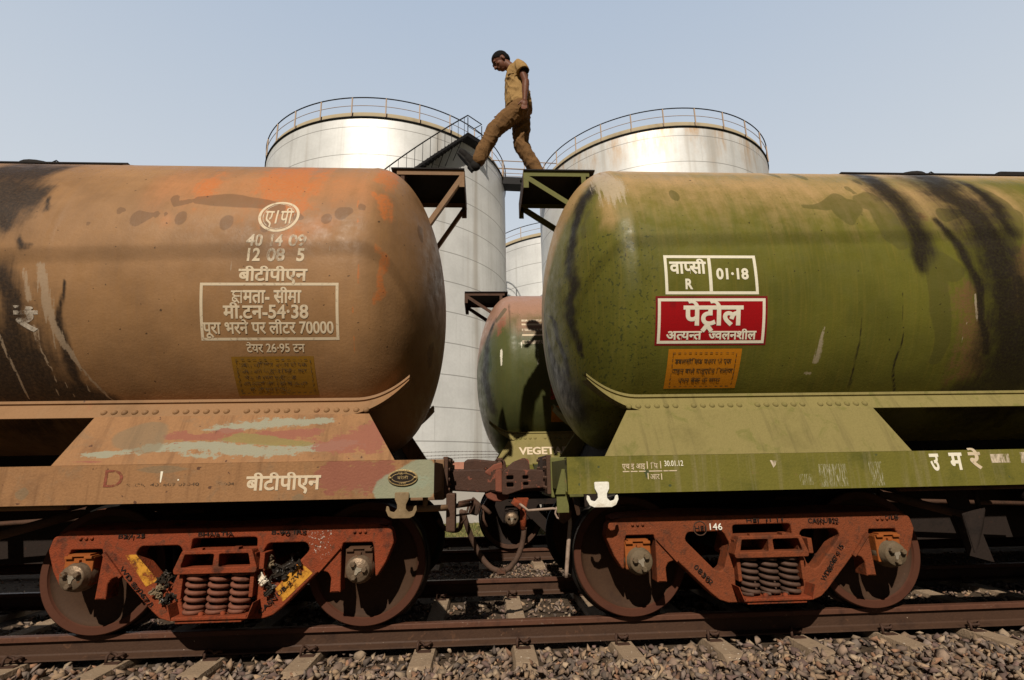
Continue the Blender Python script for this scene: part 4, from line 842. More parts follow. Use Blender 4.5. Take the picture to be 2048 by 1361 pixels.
cast('08302',(c-.60,c-.42,.40,.435),B,rot=math.radians(-47)); cast('WD89067 9 15',(c+.42,c+.74,.27,.305),B,rot=math.radians(52))
quads([[(XL+.60,.735),(XL+.78,.735),(XL+.80,.50),(XL+.64,.56)]],FS,'paint_spatter','spatter_white',OL['frame'],None,.003)
ring(c-.518,.682,.055,.055,.007,'brown_steel',B,flat(-1.173))
quads([[(XL-.70,.60),(XL-.62,.60),(XL-.44,.42),(XL-.52,.38)]],FS,'paint_smear','yellow_smear',OL['frame'],None,.003)
quads([[(XL+.56,.52),(XL+.66,.44),(XL+.46,.25),(XL+.40,.34)]],FS,'paint_smear','yellow_smear',OL['frame'],None,.003)

# ------------------------------------------------------------------ couplers
def coupler_left(t):
    mb=plate([rounded([(-.36,.972),(.03,.945),(.075,.962),(.10,1.0),(.10,1.10),(.07,1.145),(-.02,1.168),(-.36,1.166)],.018)],.13,-.13,.016)
    plate([rounded([(-.20,1.13),(-.195,1.245),(-.16,1.268),(-.08,1.270),(.10,1.25),(.22,1.255),(.24,1.13)],.03)],.26,.02,.02,mb=mb)
    mb.hull([(.06,-.13,.96),(.06,-.13,1.15),(.19,-.19,.95),(.19,-.19,1.16),(.19,.1,.95),(.19,.1,1.24),(0,.05,1.2),(0,.05,.95)],bev=.01)
    o=mb.build('coupler_head','coupler_iron',t)
    mb=plate([rounded([(.0,.955),(.035,.89),(.10,.862),(.17,.858),(.24,.885),(.26,.955)],.03)],.09,-.11,.014); mb.build('knuckle','pink_iron',o)
    mb=MB(); mb.tube([(.16,.0,.9),(.16,0,1.275)],.028,12); mb.box(.13,.19,-.03,.03,1.25,1.265); mb.build('knuckle_pin','brown_steel',o)
    mb=plate([rounded([(.0,1.135),(.10,1.21),(.185,1.235),(.19,1.12),(.06,1.10)],.02)],.02,-.135,.012); mb.build('guard_arm','pink_iron',o)
    return o
def coupler_right(t):
    sl=lambda a,b,c,e: rounded([(a,c),(b,c),(b,e),(a,e)],.013)[::-1]
    mb=plate([rounded([(.175,.925),(.225,.922),(.40,.975),(.64,.985),(.64,1.145),(.44,1.160),(.235,1.175),(.19,1.15),(.175,1.10)],.02),sl(.222,.288,1.066,1.100),sl(.222,.288,.998,1.034),sl(.378,.432,1.068,1.098),sl(.382,.432,1.010,1.036)],.0,-.20,.012)
    mb.box(.20,.62,-.11,.14,.95,1.14)
    mb.hull([(.20,-.14,1.15),(.20,.12,1.15),(.30,-.1,1.235),(.30,.1,1.235),(.40,-.05,1.272),(.42,.12,1.272),(.46,-.1,1.15),(.46,.12,1.15),(.455,-.04,1.255)],bev=.008)
    o=mb.build('coupler_head','coupler_iron',t)
    mb=MB(); mb.hull([(.115,-.20,.955),(.175,-.205,.945),(.115,-.2,1.155),(.175,-.205,1.165),(.11,.02,.95),(.17,.02,.94),(.11,.02,1.17),(.17,.02,1.17)],bev=.008); mb.build('knuckle','pink_iron',o)
    return o
coupler_left(tan); coupler_right(grn)
mb=MB(); mb.box(XB-1.83,XB-1.5,S2Y-.12,S2Y+.12,.97,1.17,bev=.02); mb.box(XB-1.98,XB-1.78,S2Y-.16,S2Y+.14,.95,1.2,bev=.03); mb.build('coupler_head','coupler_iron',bk)
# release levers, hose stands and hoses
mb=MB(); mb.tube([(.30,-.88,.875),(.315,-.9,.865),(.365,-.9,.825),(.57,-.93,.838),(.60,-.93,.83),(.63,-.96,.80)],.011,10); mb.tube([(.655,-1.02,.795),(.685,-1.03,.775),(.690,-1.03,.74),(.665,-1.03,.55),(.645,-1.03,.38),(.640,-1.03,.33)],.016,10)
lv=mb.build('release_lever','rod_steel',grn)
mb=MB(); mb.tube([(.60,-.93,.85),(.585,-.93,.80),(.60,-.93,.765),(.65,-.95,.745),(.68,-.96,.76)],.008,8); mb.build('lever_link','rod_steel',lv)
mb=MB(); mb.hull([(.545,-1.3,.965),(.62,-1.3,.965),(.545,-1.29,.965),(.62,-1.29,.965),(.60,-1.3,1.15),(.62,-1.3,1.15),(.60,-1.29,1.15),(.62,-1.29,1.15)]); mb.hull([(.555,-1.28,.83),(.645,-1.28,.83),(.555,-1.27,.83),(.645,-1.27,.83),(.555,-1.28,.96),(.60,-1.28,1.15),(.625,-1.28,1.15),(.645,-1.28,.96),(.62,-1.27,1.15)]); mb.build('lever_bracket','olive_plain',grn)
mb=MB(); mb.hull([(.59,-1.09,.83),(.70,-1.09,.83),(.60,-1.05,.74),(.69,-1.05,.76),(.59,-1.02,.83),(.70,-1.02,.83),(.64,-1.02,.72)],bev=.006); mb.build('lever_guide','brown_steel',grn)
mb=MB(); mb.tube([(-.62,-1.25,.88),(-.42,-1.25,.88),(-.28,-1.2,.88)],.024,10); mb.tube([(-.44,-1.25,.97),(-.44,-1.25,.88)],.02,8); mb.build('lever_tube','tan_plain',tan)
mb=MB(); mb.box(-.29,-.22,-1.16,-.95,.70,.98,bev=.01); mb.tube([(-.25,-1.05,.88),(-.12,-.8,.88)],.02,10); mb.hull([(-.14,-.5,.78),(-.10,-.5,.93),(-.02,-.5,.86),(-.05,-.5,.76),(-.14,-.42,.78),(-.1,-.42,.93),(-.02,-.42,.86),(-.05,-.42,.76)],bev=.01); mb.tube([(-.2,-.9,.90),(-.1,-.5,.90),(-.02,-.4,.84)],.012,8); mb.tube([(-.22,-.9,.80),(-.12,-.6,.79),(-.08,-.5,.86)],.008,6)
mb.tube([(-.12,-.5,.9),(-.165,-.52,.74),(-.20,-.5,.70)],.010,6); mb.tube([(-.02,-.4,.84),(.03,-.4,.80),(.06,-.4,.77)],.02,8); mb.tube([(-.01,-.4,.80),(.0,-.4,.72),(.03,-.4,.66)],.012,6); mb.build('hose_stand','brown_steel',tan)
mb=MB(); mb.hull([(.30,-.35,.90),(.36,-.35,.70),(.42,-.35,.90),(.30,-.27,.90),(.36,-.27,.70),(.42,-.27,.90)],bev=.006); mb.tube([(.365,-.31,.80),(.365,-.31,.62)],.03,10); mb.hull([(.24,-.45,.86),(.33,-.45,.80),(.36,-.45,.86),(.28,-.38,.91),(.36,-.38,.80)],bev=.005); mb.build('hose_stand','red_oxide',grn)
def bez(pts,n=10):
    out=[]; P=[Vector(p) for p in pts]; P=[P[0]*2-P[1]]+P+[P[-1]*2-P[-2]]
    for i in range(1,len(P)-2):
        for k in range(n):
            t=k/n; a,b,c,e=P[i-1],P[i],P[i+1],P[i+2]; out.append(.5*((2*b)+(-a+c)*t+(2*a-5*b+4*c-e)*t*t+(-a+3*b-3*c+e)*t**3))
    out.append(P[-2]); return out
hz=empty('air_brake_hose',(.15,-.3,.26),'long brown rubber brake hose hanging in a loop between the two nearest wagons','hose')
mb=MB(); mb.tube(bez([(-.185,-.42,.80),(-.165,-.40,.72),(-.115,-.34,.57),(-.03,-.3,.40),(.06,-.3,.300),(.15,-.3,.262)]),.0255,14); mb.build('hose_pipe','rubber_hose',hz)
mb=MB(); mb.tube(bez([(.165,-.3,.262),(.235,-.3,.295),(.31,-.3,.39),(.355,-.3,.51),(.375,-.31,.64)]),.0245,14); mb.build('hose_pipe','rubber_hose',hz)
mb=MB(); mb.box(.115,.195,-.335,-.265,.235,.29,bev=.01); mb.hull([(.13,-.345,.25),(.18,-.345,.25),(.15,-.345,.30),(.13,-.25,.25),(.18,-.25,.25),(.15,-.25,.30)]); mb.build('hose_coupling','brown_steel',hz)
mb=MB(); mb.tube(bez([(-.20,-.42,.80),(-.205,-.3,.70),(-.235,-.15,.62),(-.30,-.05,.60),(-.38,.0,.62),(-.45,0,.7)]),.022,10); o=mb.build('vacuum_hose','rubber_hose'); tag(o,'short brown hose drooping behind the tan wagon end, left of the long brake hose','hose')
# hand brake plate under the green wagon
mb=MB(); mb.hull([(x*1.06,y,z) for y in(-1.0,-.99) for x,z in((3.66,.95),(3.84,.95),(3.76,.40),(3.96,.34))]); mb.build('brake_guard_plate','dark_steel',grn)
mb=MB(); mb.tube([(3.97,-1.2,.95),(3.98,-1.2,.78)],.02,6); mb.hull([(3.93+RNG.uniform(-.09,.09),-1.2+RNG.uniform(-.05,.05),.62+RNG.uniform(-.2,.2)) for k in range(16)],bev=.004); mb.build('slack_adjuster','dark_steel',grn)
# ------------------------------------------------------------------ rubbish caught in the bogie
def rag(cx,cy,cz,sx,sz,seed,n=12,amp=.6):
    """crumpled sheets of film bunched together"""
    R=np.random.default_rng(seed); mb=MB()
    for k in range(n):
        g=9; a=R.uniform(0,PI,3); q=Matrix.Rotation(a[0]*2,3,'Z')@Matrix.Rotation(a[1],3,'X')@Matrix.Rotation(a[2],3,'Y'); L=R.uniform(.5,1.)*max(sx,sz)*.62; W_=L*R.uniform(.3,.7); c=Vector((cx+R.normal()*sx*.38,cy+R.uniform(-.02,.03),cz+R.normal()*sz*.38)); V=[];sd=Vector(R.uniform(0,50,3))
        for i in range(g):
            for j in range(g):
                p=Vector(((i/(g-1)-.5)*2*L,(j/(g-1)-.5)*2*W_,0)); w=p*26+sd; p+=Vector((mnoise.noise(w),mnoise.noise(w+Vector((9,0,0))),mnoise.noise(w+Vector((0,9,0)))*1.6))*.022+Vector((0,0,math.sin(j*1.7)*.006)); p=q@p; p.y*=.5; V.append(p+c)
        mb.add(V,[(i*g+j,(i+1)*g+j,(i+1)*g+j+1,i*g+j+1) for i in range(g-1) for j in range(g-1)])
    return mb
r1=empty('rubbish_bundle',(-2.30,-1.2,.36),'crumpled black plastic rubbish caught left of the springs under the tan wagon','rubbish','rubbish caught in the bogie')
rag(-2.30,-1.19,.43,.055,.075,3).build('plastic_bag','black_plastic',r1); rag(-2.33,-1.2,.33,.03,.06,8).build('plastic_bag','grey_cloth',r1); rag(-2.27,-1.2,.30,.06,.03,12).build('plastic_bag','black_plastic',r1)
r2=empty('rubbish_bundle',(-1.55,-1.2,.36),'crumpled dark rags and a white scrap stuffed right of the springs under the tan wagon','rubbish','rubbish caught in the bogie')
rag(-1.60,-1.19,.52,.075,.04,5).build('rag','grey_cloth',r2); rag(-1.50,-1.19,.45,.09,.05,15).build('rag','black_plastic',r2); rag(-1.40,-1.19,.50,.06,.045,25).build('rag','black_plastic',r2); rag(-1.60,-1.2,.40,.022,.045,35).build('paper_scrap','white_cloth',r2); rag(-1.56,-1.19,.33,.03,.06,45).build('rag','black_plastic',r2)
mb=rag(1.89,-1.08,.40,.035,.022,55,5); o=mb.build('plastic_scrap','blue_plastic'); tag(o,'small blue plastic scrap lying in the green wagon bogie window','litter')

# ================================================================== track
def rail_profile():
    h=[(0,0),(.030,-.001),(.0345,-.006),(.036,-.036),(.012,-.046),(.0085,-.06),(.0085,-.125),(.014,-.136),(.070,-.150),(.072,-.160),(0,-.160)]
    return h[:-1]+[(-x,z) for x,z in h[1:]][::-1]
def rail(y,label):
    pr=rail_profile(); xs_=np.linspace(-24,26,60); v=[(x,y+p[0],p[1]) for x in xs_ for p in pr]; n=len(pr); mb=MB(); f=[];
    mb.add(v,[])
    for i in range(len(xs_)-1):
        for k in range(n):
            mb.f.append((i*n+k,i*n+(k+1)%n,(i+1)*n+(k+1)%n,(i+1)*n+k)); zc=(pr[k][1]+pr[(k+1)%n][1])/2; mb.mi.append(1 if zc>-.04 else 0); mb.sm.append(False)
    o=mb.build('rail',('rail_rust','rail_head')); return tag(o,label,'rail','rails of the two tracks')
rail(-.838,'rusty rail nearest the camera, under the outer wheels of the tan and green wagons')
rail(.838,'shaded rail of the near track on the far side, behind the hanging hose')
rail(S2Y-.838,'near rail of the second track, under the dark green wagon behind')
rail(S2Y+.838,'farthest rail, just in front of the grass')
def sleeper(x,yc,label,ang=0,proto=[]):
    t=empty('concrete_sleeper',(x,yc,-.172),label,'sleeper','concrete sleepers of the near track' if yc<1 else 'concrete sleepers of the second track')
    if not proto:
        # tapered top, broken pitted end
        mb=MB(); n=26; V=[]
        for i in range(n+1):
            y=-1.375+2.75*i/n; w=.078; z=0 if abs(y)>.55 else -.014*math.cos(y/.55*PI/2)
            V+= [(-w-.05,y,-.19),(-w-.012,y,z-.03),(-w,y,z),(w,y,z),(w+.012,y,z-.03),(w+.05,y,-.19)]
        for i in range(n+1):
            if i in(0,n):
                for k in range(6):
                    a=V[i*6+k]; V[i*6+k]=(a[0]*.96,a[1]*(.985),a[2]-(.02 if k in(2,3) else 0))
        F=[(i*6+k,i*6+k+1,(i+1)*6+k+1,(i+1)*6+k) for i in range(n) for k in range(5)]+[(5,4,3,2,1,0),tuple(n*6+k for k in range(6))]
        mb.add(V,F); me=bpy.data.meshes.new('sleeper_body'); me.from_pydata(mb.v,[],mb.f); me.materials.append(MT('concrete'))
        proto.append(me)
        for s in(-1,1):
            mb=MB(); mb.box(-.05,.05,*sorted((s*.10,s*.155)),-.004,.006)
            mb.tube([(-.052,s*.125,.0),(-.052,s*.125,.05),(-.045,s*.105,.066),(-.02,s*.075,.045),(.0,s*.09,.035),(.025,s*.12,.045),(.045,s*.10,.055),(.05,s*.075,.04),(.03,s*.06,.032)],.0105,8)
            me=mb.build('tmp',()); m2=me.data; bpy.data.objects.remove(me); m2.materials.append(MT('clip_iron')); proto.append(m2)
    o=bpy.data.objects.new('sleeper_body',proto[0]); COL.objects.link(o); o.parent=t
    for yy in(-.838,.838):
        for pm_ in proto[1:]: c=bpy.data.objects.new('rail_clip',pm_); COL.objects.link(c); c.parent=t; c.location=(0,yy,.0)
    return t
SX=[-4.9,-4.17,-3.443,-2.719,-2.02,-1.32,-.455,.302,1.071,1.801,2.473,3.22,3.96,4.7,5.45,6.2]
near_l=['far left end of the near track, beyond the first wheel']*2
place={-3.443:'at the left edge, left of the first tan wagon wheel',-2.719:'left of the springs, under the first wheel of the tan wagon',-2.02:'below the springs of the tan wagon',-1.32:'below the right side window of the tan wagon bogie',-.455:'just right of the last wheel of the tan wagon',.302:'in the middle of the gap, under the hanging hose',1.071:'under the first wheel of the green wagon',1.801:'below the left side window of the green wagon bogie',2.473:'below the springs of the green wagon',3.22:'under the last wheel of the green wagon bogie',3.96:'right of the last green wagon wheel',4.7:'at the right edge of the photo, under the rail joint'}
SLP=[]
for x in SX:
    lab='concrete sleeper '+place.get(x,{-4.9:'of the near track, second beyond the left edge',-4.17:'of the near track, first beyond the left edge',5.45:'of the near track, first beyond the right edge',6.2:'of the near track, second beyond the right edge'}.get(x,'')); SLP.append((x,0)); sleeper(x,0,lab)
for k,x in enumerate((-3.9,-3.1,-2.3,-1.5,-.72,.02,.8,1.6,2.4,3.2,4.0,4.8)):
    SLP.append((x,S2Y)); sleeper(x,S2Y,'%s concrete sleeper from the left on the second track behind'%('first second third fourth fifth sixth seventh eighth ninth tenth eleventh twelfth'.split()[k]))
# ------------------------------------------------------------------ ground
def sheet(name,x0,x1,y0,y1,z,mat,nx=1,ny=1,amp=0):
    V=[];F=[]
    for j in range(ny+1):
        for i in range(nx+1):
            x=x0+(x1-x0)*i/nx; y=y0+(y1-y0)*j/ny; zz=z+(amp*mnoise.fractal(Vector((x*.7,y*.7,0)),1,2,4) if amp else 0); V.append((x,y,zz))
    for j in range(ny):
        for i in range(nx): a=j*(nx+1)+i; F.append((a,a+1,a+nx+2,a+nx+1))
    me=bpy.data.meshes.new(name); me.from_pydata(V,[],F); return tag(link(name,me,None,[mat]),kind='structure')
sheet('ground',-1500,1500,-1500,1500,-.36,'grass_soil')
sheet('ballast_bed',-26,28,-3.6,6.3,-.225,'soil',200,60,.012)
sheet('verge',-26,28,6.3,9.9,-.20,'grass_soil',80,20,.05)
# loose stone
def stones():
    protos=[]
    for k in range(26):
        bm=bmesh.new(); sc=Vector((random.uniform(.7,1.15),random.uniform(.6,1.),random.uniform(.35,.65)))
        for q in range(random.choice((6,7,8,9))):
            d=Vector((random.gauss(0,1),random.gauss(0,1),random.gauss(0,1))).normalized(); bm.verts.new(Vector((d.x*sc.x,d.y*sc.y,d.z*sc.z))*random.uniform(.65,1.2))
        r=bmesh.ops.convex_hull(bm,input=bm.verts); bmesh.ops.delete(bm,geom=[v for v in bm.verts if not v.link_faces],context='VERTS'); bm.verts.index_update()
        protos.append((np.array([tuple(v.co) for v in bm.verts]),np.array([[v.index for v in f.verts] for f in bm.faces]))); bm.free()
    V=[];F=[];T=[];n=0
    tones=np.array([(.21,.155,.12),(.17,.125,.10),(.135,.11,.095),(.24,.17,.115),(.28,.20,.13),(.15,.10,.09),(.20,.16,.14),(.30,.235,.17),(.23,.13,.08)])*np.array((.98,.92,.85))
    R=RNG
    def area(x0,x1,y0,y1,cnt,r0,r1,z0,zs):
        nonlocal n
        for _ in range(cnt):
            x=R.uniform(x0,x1); y=R.uniform(y0,y1)
            dz=0
            for (sx,sy_) in SLP:
                if abs(x-sx)<.105 and abs(y-sy_)<1.32: dz=None; break
            if dz is None: continue
            if min(abs(y-q) for q in(-.838,.838,S2Y-.838,S2Y+.838))<.085: continue
            r=R.uniform(r0,r1)*(1.25 if R.random()<.12 else 1); v,f=protos[int(R.integers(26))]
            q=Matrix.Rotation(R.uniform(0,6.28),3,'Z')@Matrix.Rotation(R.uniform(-.9,.9),3,'X')@Matrix.Rotation(R.uniform(-.9,.9),3,'Y')
            w=v@np.array(q).T*r+np.array((x,y,z0+R.uniform(0,zs))); V.append(w); F.append(f+n); n+=len(w)
            c=tones[int(R.integers(len(tones)))]*R.uniform(.6,1.35); T.append(np.tile(np.append(c,1),(len(w),1)))
    area(-4.2,6.0,-2.9,-.92,9500,.026,.062,-.228,.04)
    area(-4.2,6.0,-1.9,-1.33,2300,.026,.058,-.19,.03)
    area(-4.6,6.4,-.76,.76,4600,.022,.046,-.228,.03)
    area(-3.0,4.0,.91,3.06,5500,.018,.034,-.225,.03)
    area(3.6,8.0,.91,3.06,900,.02,.035,-.225,.03)
    area(-4,3,3.2,4.75,3000,.018,.03,-.225,.03)
    area(-8,8,-3.5,6.2,2500,.02,.035,-.225,.02)
    V=np.vstack(V);F=np.vstack(F);T=np.vstack(T)
    me=bpy.data.meshes.new('ballast_stones'); me.vertices.add(len(V)); me.vertices.foreach_set('co',V.ravel()); me.loops.add(F.size); me.loops.foreach_set('vertex_index',F.ravel().astype(np.int32)); me.polygons.add(len(F)); me.polygons.foreach_set('loop_start',np.arange(0,F.size,3,dtype=np.int32)); me.update(calc_edges=True); me.validate()
    paint_attr(me,'tone',T); return tag(link('ballast_stones',me,None,['ballast_stone']),'loose grey brown crushed stone ballast between and beside the rails','ballast',kind='stuff')
stones()
def grass():
    V=[];F=[];T=[]; R=RNG; n=0
    for _ in range(26000):
        x=R.uniform(-6,2.5); y=R.uniform(5.2,9.6)
        if mnoise.noise(Vector((x*2.2,y*2.2,3)))<-.12: continue
        h=R.uniform(.04,.13)*(1+.8*mnoise.noise(Vector((x*1.3,y*1.3,0)))); a=R.uniform(0,PI); w=R.uniform(.006,.014); b=R.uniform(-.05,.05); c=R.uniform(-.05,.05); z=-.21
        dx,dy=math.cos(a)*w,math.sin(a)*w; V+= [(x-dx,y-dy,z),(x+dx,y+dy,z),(x+b,y+c,z+h)]; F.append((n,n+1,n+2)); n+=3
        t=random.choice(((.15,.16,.04),(.20,.18,.055),(.10,.12,.03),(.25,.19,.08))); T+= [(*t,1)]*3
    me=bpy.data.meshes.new('verge_grass'); me.from_pydata(V,[],F); paint_attr(me,'tone',T); tag(link('verge_grass',me,None,['grass_blade']),'short sunlit grass and weeds beyond the far rail','grass',kind='stuff')
    V=[];F=[];T=[];n=0
    for (x,y) in((3.35,-2.05),(3.6,-2.2),(2.9,-2.35),(-2.6,-2.3),(3.95,-1.9)):
        for _ in range(26):
            a=R.uniform(0,2*PI); l=R.uniform(.03,.09); w=.0012; bx,by=x+R.uniform(-.05,.05),y+R.uniform(-.05,.05); V+= [(bx-w,by,-.2),(bx+w,by,-.2),(bx+math.cos(a)*l*.6+w,by+math.sin(a)*l*.6,-.18+l),(bx+math.cos(a)*l*.6-w,by+math.sin(a)*l*.6,-.18+l)]; F.append((n,n+1,n+2,n+3)); n+=4; T+=[(.34,.30,.12,1) if R.random()<.6 else (.16,.2,.05,1)]*4
    me=bpy.data.meshes.new('dry_grass'); me.from_pydata(V,[],F); paint_attr(me,'tone',T); tag(link('dry_grass',me,None,['grass_blade']),'thin dry grass wisps growing through the near ballast','grass',kind='stuff')
grass()

# ================================================================== storage tanks
def storage_tank(cx,cy,R,Ht,label,phis,rust,stair=False,shadow=True):
    t=empty('storage_tank',(cx,cy,-.2),label,'storage tank','silver storage tanks')
    course=1.53; n=128; zs=[-.2]; 
    z=Ht-.5; lv=[]
    while z>0: lv.append(z); z-=course
    lv=[Ht]+lv+[-.2]; lv=lv[::-1]
    prof=[]
    for i,z in enumerate(lv):
        if 0<i<len(lv)-1: prof+= [(R,z-.03),(R-.0001,z-.012),(R-.0001,z+.012),(R,z+.03)]
        else: prof.append((R,z))
    # denser rows
    P=[prof[0]]
    for a,b in zip(prof[:-1],prof[1:]):
        k=max(1,int((b[1]-a[1])/.35)); P+= [(a[0]+(b[0]-a[0])*q/k,a[1]+(b[1]-a[1])*q/k) for q in range(1,k+1)]
    m=160; V=[];F=[];U=[];S=[]
    rr=np.random.default_rng(int(abs(cx)*10))
    for i,(r,z) in enumerate(P):
        for k in range(m):
            a=2*PI*k/m; V.append((cx+r*math.sin(a),cy-r*math.cos(a),z)); aa=a if a<PI else a-2*PI; U.append((aa*R,z,cx)); 
            groove=1. if r<R-.00005 else 0
            tr=max(0,1-(Ht-z)/rust[1]) if rust else 0
            S.append((min(1,tr*rust[0]) if rust else 0,groove*.8,0,1))
    for i in range(len(P)-1):
        for k in range(m): F.append((i*m+k,i*m+(k+1)%m,(i+1)*m+(k+1)%m,(i+1)*m+k))
    me=bpy.data.meshes.new('tank_shell'); me.from_pydata(V,[],F); me.polygons.foreach_set('use_smooth',[True]*len(F)); vec_attr(me,'xs',U); paint_attr(me,'stain',S)
    sh=link('tank_shell',me,t,['tank_aluminium'])
    mb=MB()
    for i in range(len(lv)-1):   # vertical weld seams, staggered
        for k in range(7):
            a=2*PI*(k+.5*(i%2)+.13)/7+.2*i; mb.hull([(cx+rad*math.sin(a+da),cy-rad*math.cos(a+da),z) for rad in(R-.01,R+.004) for da in(-.0012,.0012) for z in(lv[i]+.013,lv[i+1]-.013)])
    ws=mb.build('tmp','tank_aluminium'); me2=ws.data; bpy.data.objects.remove(ws)
    bm=bmesh.new(); bm.from_mesh(me); nb=len(bm.verts); bm.from_mesh(me2); bm.to_mesh(me); bm.free()
    a=me.attributes['stain'].data
    for i in range(nb,len(me.vertices)): a[i].color=(0,.25,0,1)
    mb=MB(); mb.rev([(R-.02,Ht-.01),(R+.06,Ht+.005),(R+.06,Ht+.065),(R-.02,Ht+.065)],(cx,cy,0),'z',128); mb.build('rim_angle','rail_dark',t)
    mb=MB(); mb.rev([(R-.06,Ht+.05),(R-.06,Ht+.36),(R-.10,Ht+.37),(R*.5,Ht+.9),(.01,Ht+1.2)],(cx,cy,0),'z',128); mb.build('tank_roof','roof_edge',t)
    # guard rail
    def arc(r,z,a0,a1,k=160): return [(cx+r*math.sin(a0+(a1-a0)*q/k),cy-r*math.cos(a0+(a1-a0)*q/k),z) for q in range(k+1)]
    step=.233; mb=MB(); mb.tube(arc(R+.06,Ht+1.12,0,2*PI),.030,8,caps=False); gr=mb.build('guard_rail','rail_dark',t)
    mb=MB(); mb.tube(arc(R+.05,Ht+.66,0,2*PI),.017,6,caps=False); mb.build('mid_rail','rail_paint',gr)
    for k in range(27):
        a=phis+k*2*PI/27; x,y=cx+(R+.06)*math.sin(a),cy-(R+.06)*math.cos(a); mb=MB(); mb.box(x-.028,x+.028,y-.028,y+.028,Ht+.05,Ht+1.12); mb.build('rail_post','rail_paint',gr)
    return t,sh
HT=18.33
tl,shL=storage_tank(-5.71,24.70,7.15,HT,'silver cylindrical storage tank with an outside staircase, left of the walking man',-.335,None,True)
tr_,shR=storage_tank(10.97,25.46,7.18,18.66,'silver storage tank with rust stained upper rim, behind the green wagon',-.185,(.95,2.4))
t3,sh3=storage_tank(7.27,36.94,7.15,18.05,'third silver storage tank seen in the narrow gap between the other two',.05,None)
# spiral stair on the left tank
cx,cy=-5.71,24.70; r0,r1=7.2,7.74
def pol(r,a,z): return (cx+r*math.sin(a),cy-r*math.cos(a),z)
stt=empty('tank_staircase',pol(7.6,-1.2,0),'dark steel spiral staircase climbing the left silver tank','staircase')
a_top=.70; slope_=7.85
mb=MB(); k=0; a=a_top; dA=.0245
while HT+.08-(a_top-a)*slope_>.2:
    z=HT+.08-(a_top-a)*slope_; mb.hull([pol(r,a+q,z+dz) for r in(r0,r1) for q in(-.004,.032) for dz in(0,.035)]); mb.hull([pol(r,a-.003+q,z+dz) for r in(r0,r1) for q in(0,.004) for dz in(-.16,.0)]); a-=dA; k+=1
mb.build('stair_treads','rail_dark',stt); a_end=a
for r in(r0+.01,r1):
    mb=MB(); V=[];F=[]; n=70
    for i in range(n+1):
        a=a_end+(a_top-a_end)*i/n; z=HT+.08-(a_top-a)*slope_; V+= [pol(r-.02,a,z-.13),pol(r+.02,a,z-.13),pol(r+.02,a,z+.02),pol(r-.02,a,z+.02)]
    for i in range(n):
        for q in range(4): F.append((i*4+q,i*4+(q+1)%4,i*4+4+(q+1)%4,i*4+4+q))
    mb.add(V,F); mb.build('stringer','rail_dark',stt)
mb=MB(); mb.tube([pol(r1,a_end+(a_top-a_end)*i/80,HT+1.18-(a_top-(a_end+(a_top-a_end)*i/80))*slope_) for i in range(81)],.032,8)
mb.tube([pol(r1,a_top,HT+1.18),pol(r1,a_top+.13,HT+1.15),pol(r0,a_top+.13,HT+1.15)],.028,8); mb.tube([pol(r1,a_top,HT+.52),pol(r1,a_top+.13,HT+.50),pol(r0,a_top+.13,HT+.50)],.016,6)
mb.tube([pol(r1,a_top,HT+1.06),pol(r1,a_top,HT-.05)],.025,6); mb.tube([pol(r1,a_top+.13,HT+1.04),pol(r1,a_top+.13,HT-.1)],.025,6); mb.tube([pol(r1,a_top+.002,HT+.12),pol(r1,a_top+.13,HT+.10)],.03,4)
hr=mb.build('handrail','rail_dark',stt)
mb=MB(); a=a_top-.03
while a>a_end: z=HT+.08-(a_top-a)*slope_; mb.tube([pol(r1,a,z),pol(r1,a,z+1.13)],.014,5); a-=.0495
mb.build('baluster','rail_dark',hr)
mb=MB(); mb.hull([pol(r,a_top-.01+q,HT+.03+dz) for r in(r0-.1,r1+.02) for q in(0,.155) for dz in(-.12,.05)]); mb.build('landing','rail_dark',stt)
mb=MB(); a=a_top-.05
while a>a_end+.1: z=HT-.2-(a_top-a)*slope_; mb.tube([pol(r1-.1,a,z),pol(7.17,a-.02,z-.85)],.02,5); a-=.066
mb.build('stair_bracket','rail_dark',stt)
# bridge between the tanks
br=empty('tank_bridge',(2.4,23.6,18.2),'steel footbridge joining the tops of the two nearest silver tanks','footbridge')
mb=MB(); mb.hull([(x,y,z) for x in(.6,) for y in(22.85,23.7) for z in(17.95,18.42)]+[(x,y,z) for x in(4.6,) for y in(23.1,23.95) for z in(17.95,18.42)]); mb.build('bridge_deck','rail_dark',br)
mb=MB()
for oy in(0,.85):
    for dz,r in((1.25,.03),(.75,.017),(.42,.02)): mb.tube([(.6,22.87+oy,18.25+dz),(4.6,23.12+oy,18.25+dz)],r,6)
    for q in(.22,.62,1.0): mb.tube([(.6+4*q*.8,22.87+.25*q*.8+oy,18.3),(.6+4*q*.8,22.87+.25*q*.8+oy,19.5)],.024,6)
mb.build('bridge_railing','rail_paint',br)
# ------------------------------------------------------------------ boundary wall and barbed wire
bw=empty('boundary_wall',(0,10,-.2),'low grey plastered boundary wall with a brick red top behind the couplers','wall')
mb=MB(); mb.box(-28,30,10.0,10.22,-.3,1.24); mb.build('wall_body','wall_plaster',bw)
mb=MB(); mb.box(-28,30,9.97,10.25,1.243,1.44); mb.build('wall_coping','wall_brick',bw)
fn_=empty('barbed_wire_fence',(0,10.1,1.44),'strands of barbed wire strung above the boundary wall','barbed wire fence')
for z in(1.555,1.63,1.725):
    pts=[(x,10.05,z+.012*math.sin(x*1.7+z*9)) for x in np.arange(-14,14,.35)]; mb=MB(); mb.tube(pts,.006,5)
    for x in np.arange(-6,4,.11): q=z+.012*math.sin(x*1.7+z*9); mb.tube([(x,10.03,q-.02),(x+.012,10.07,q+.02)],.004,4); 
    mb.build('barbed_wire','clip_iron',fn_)
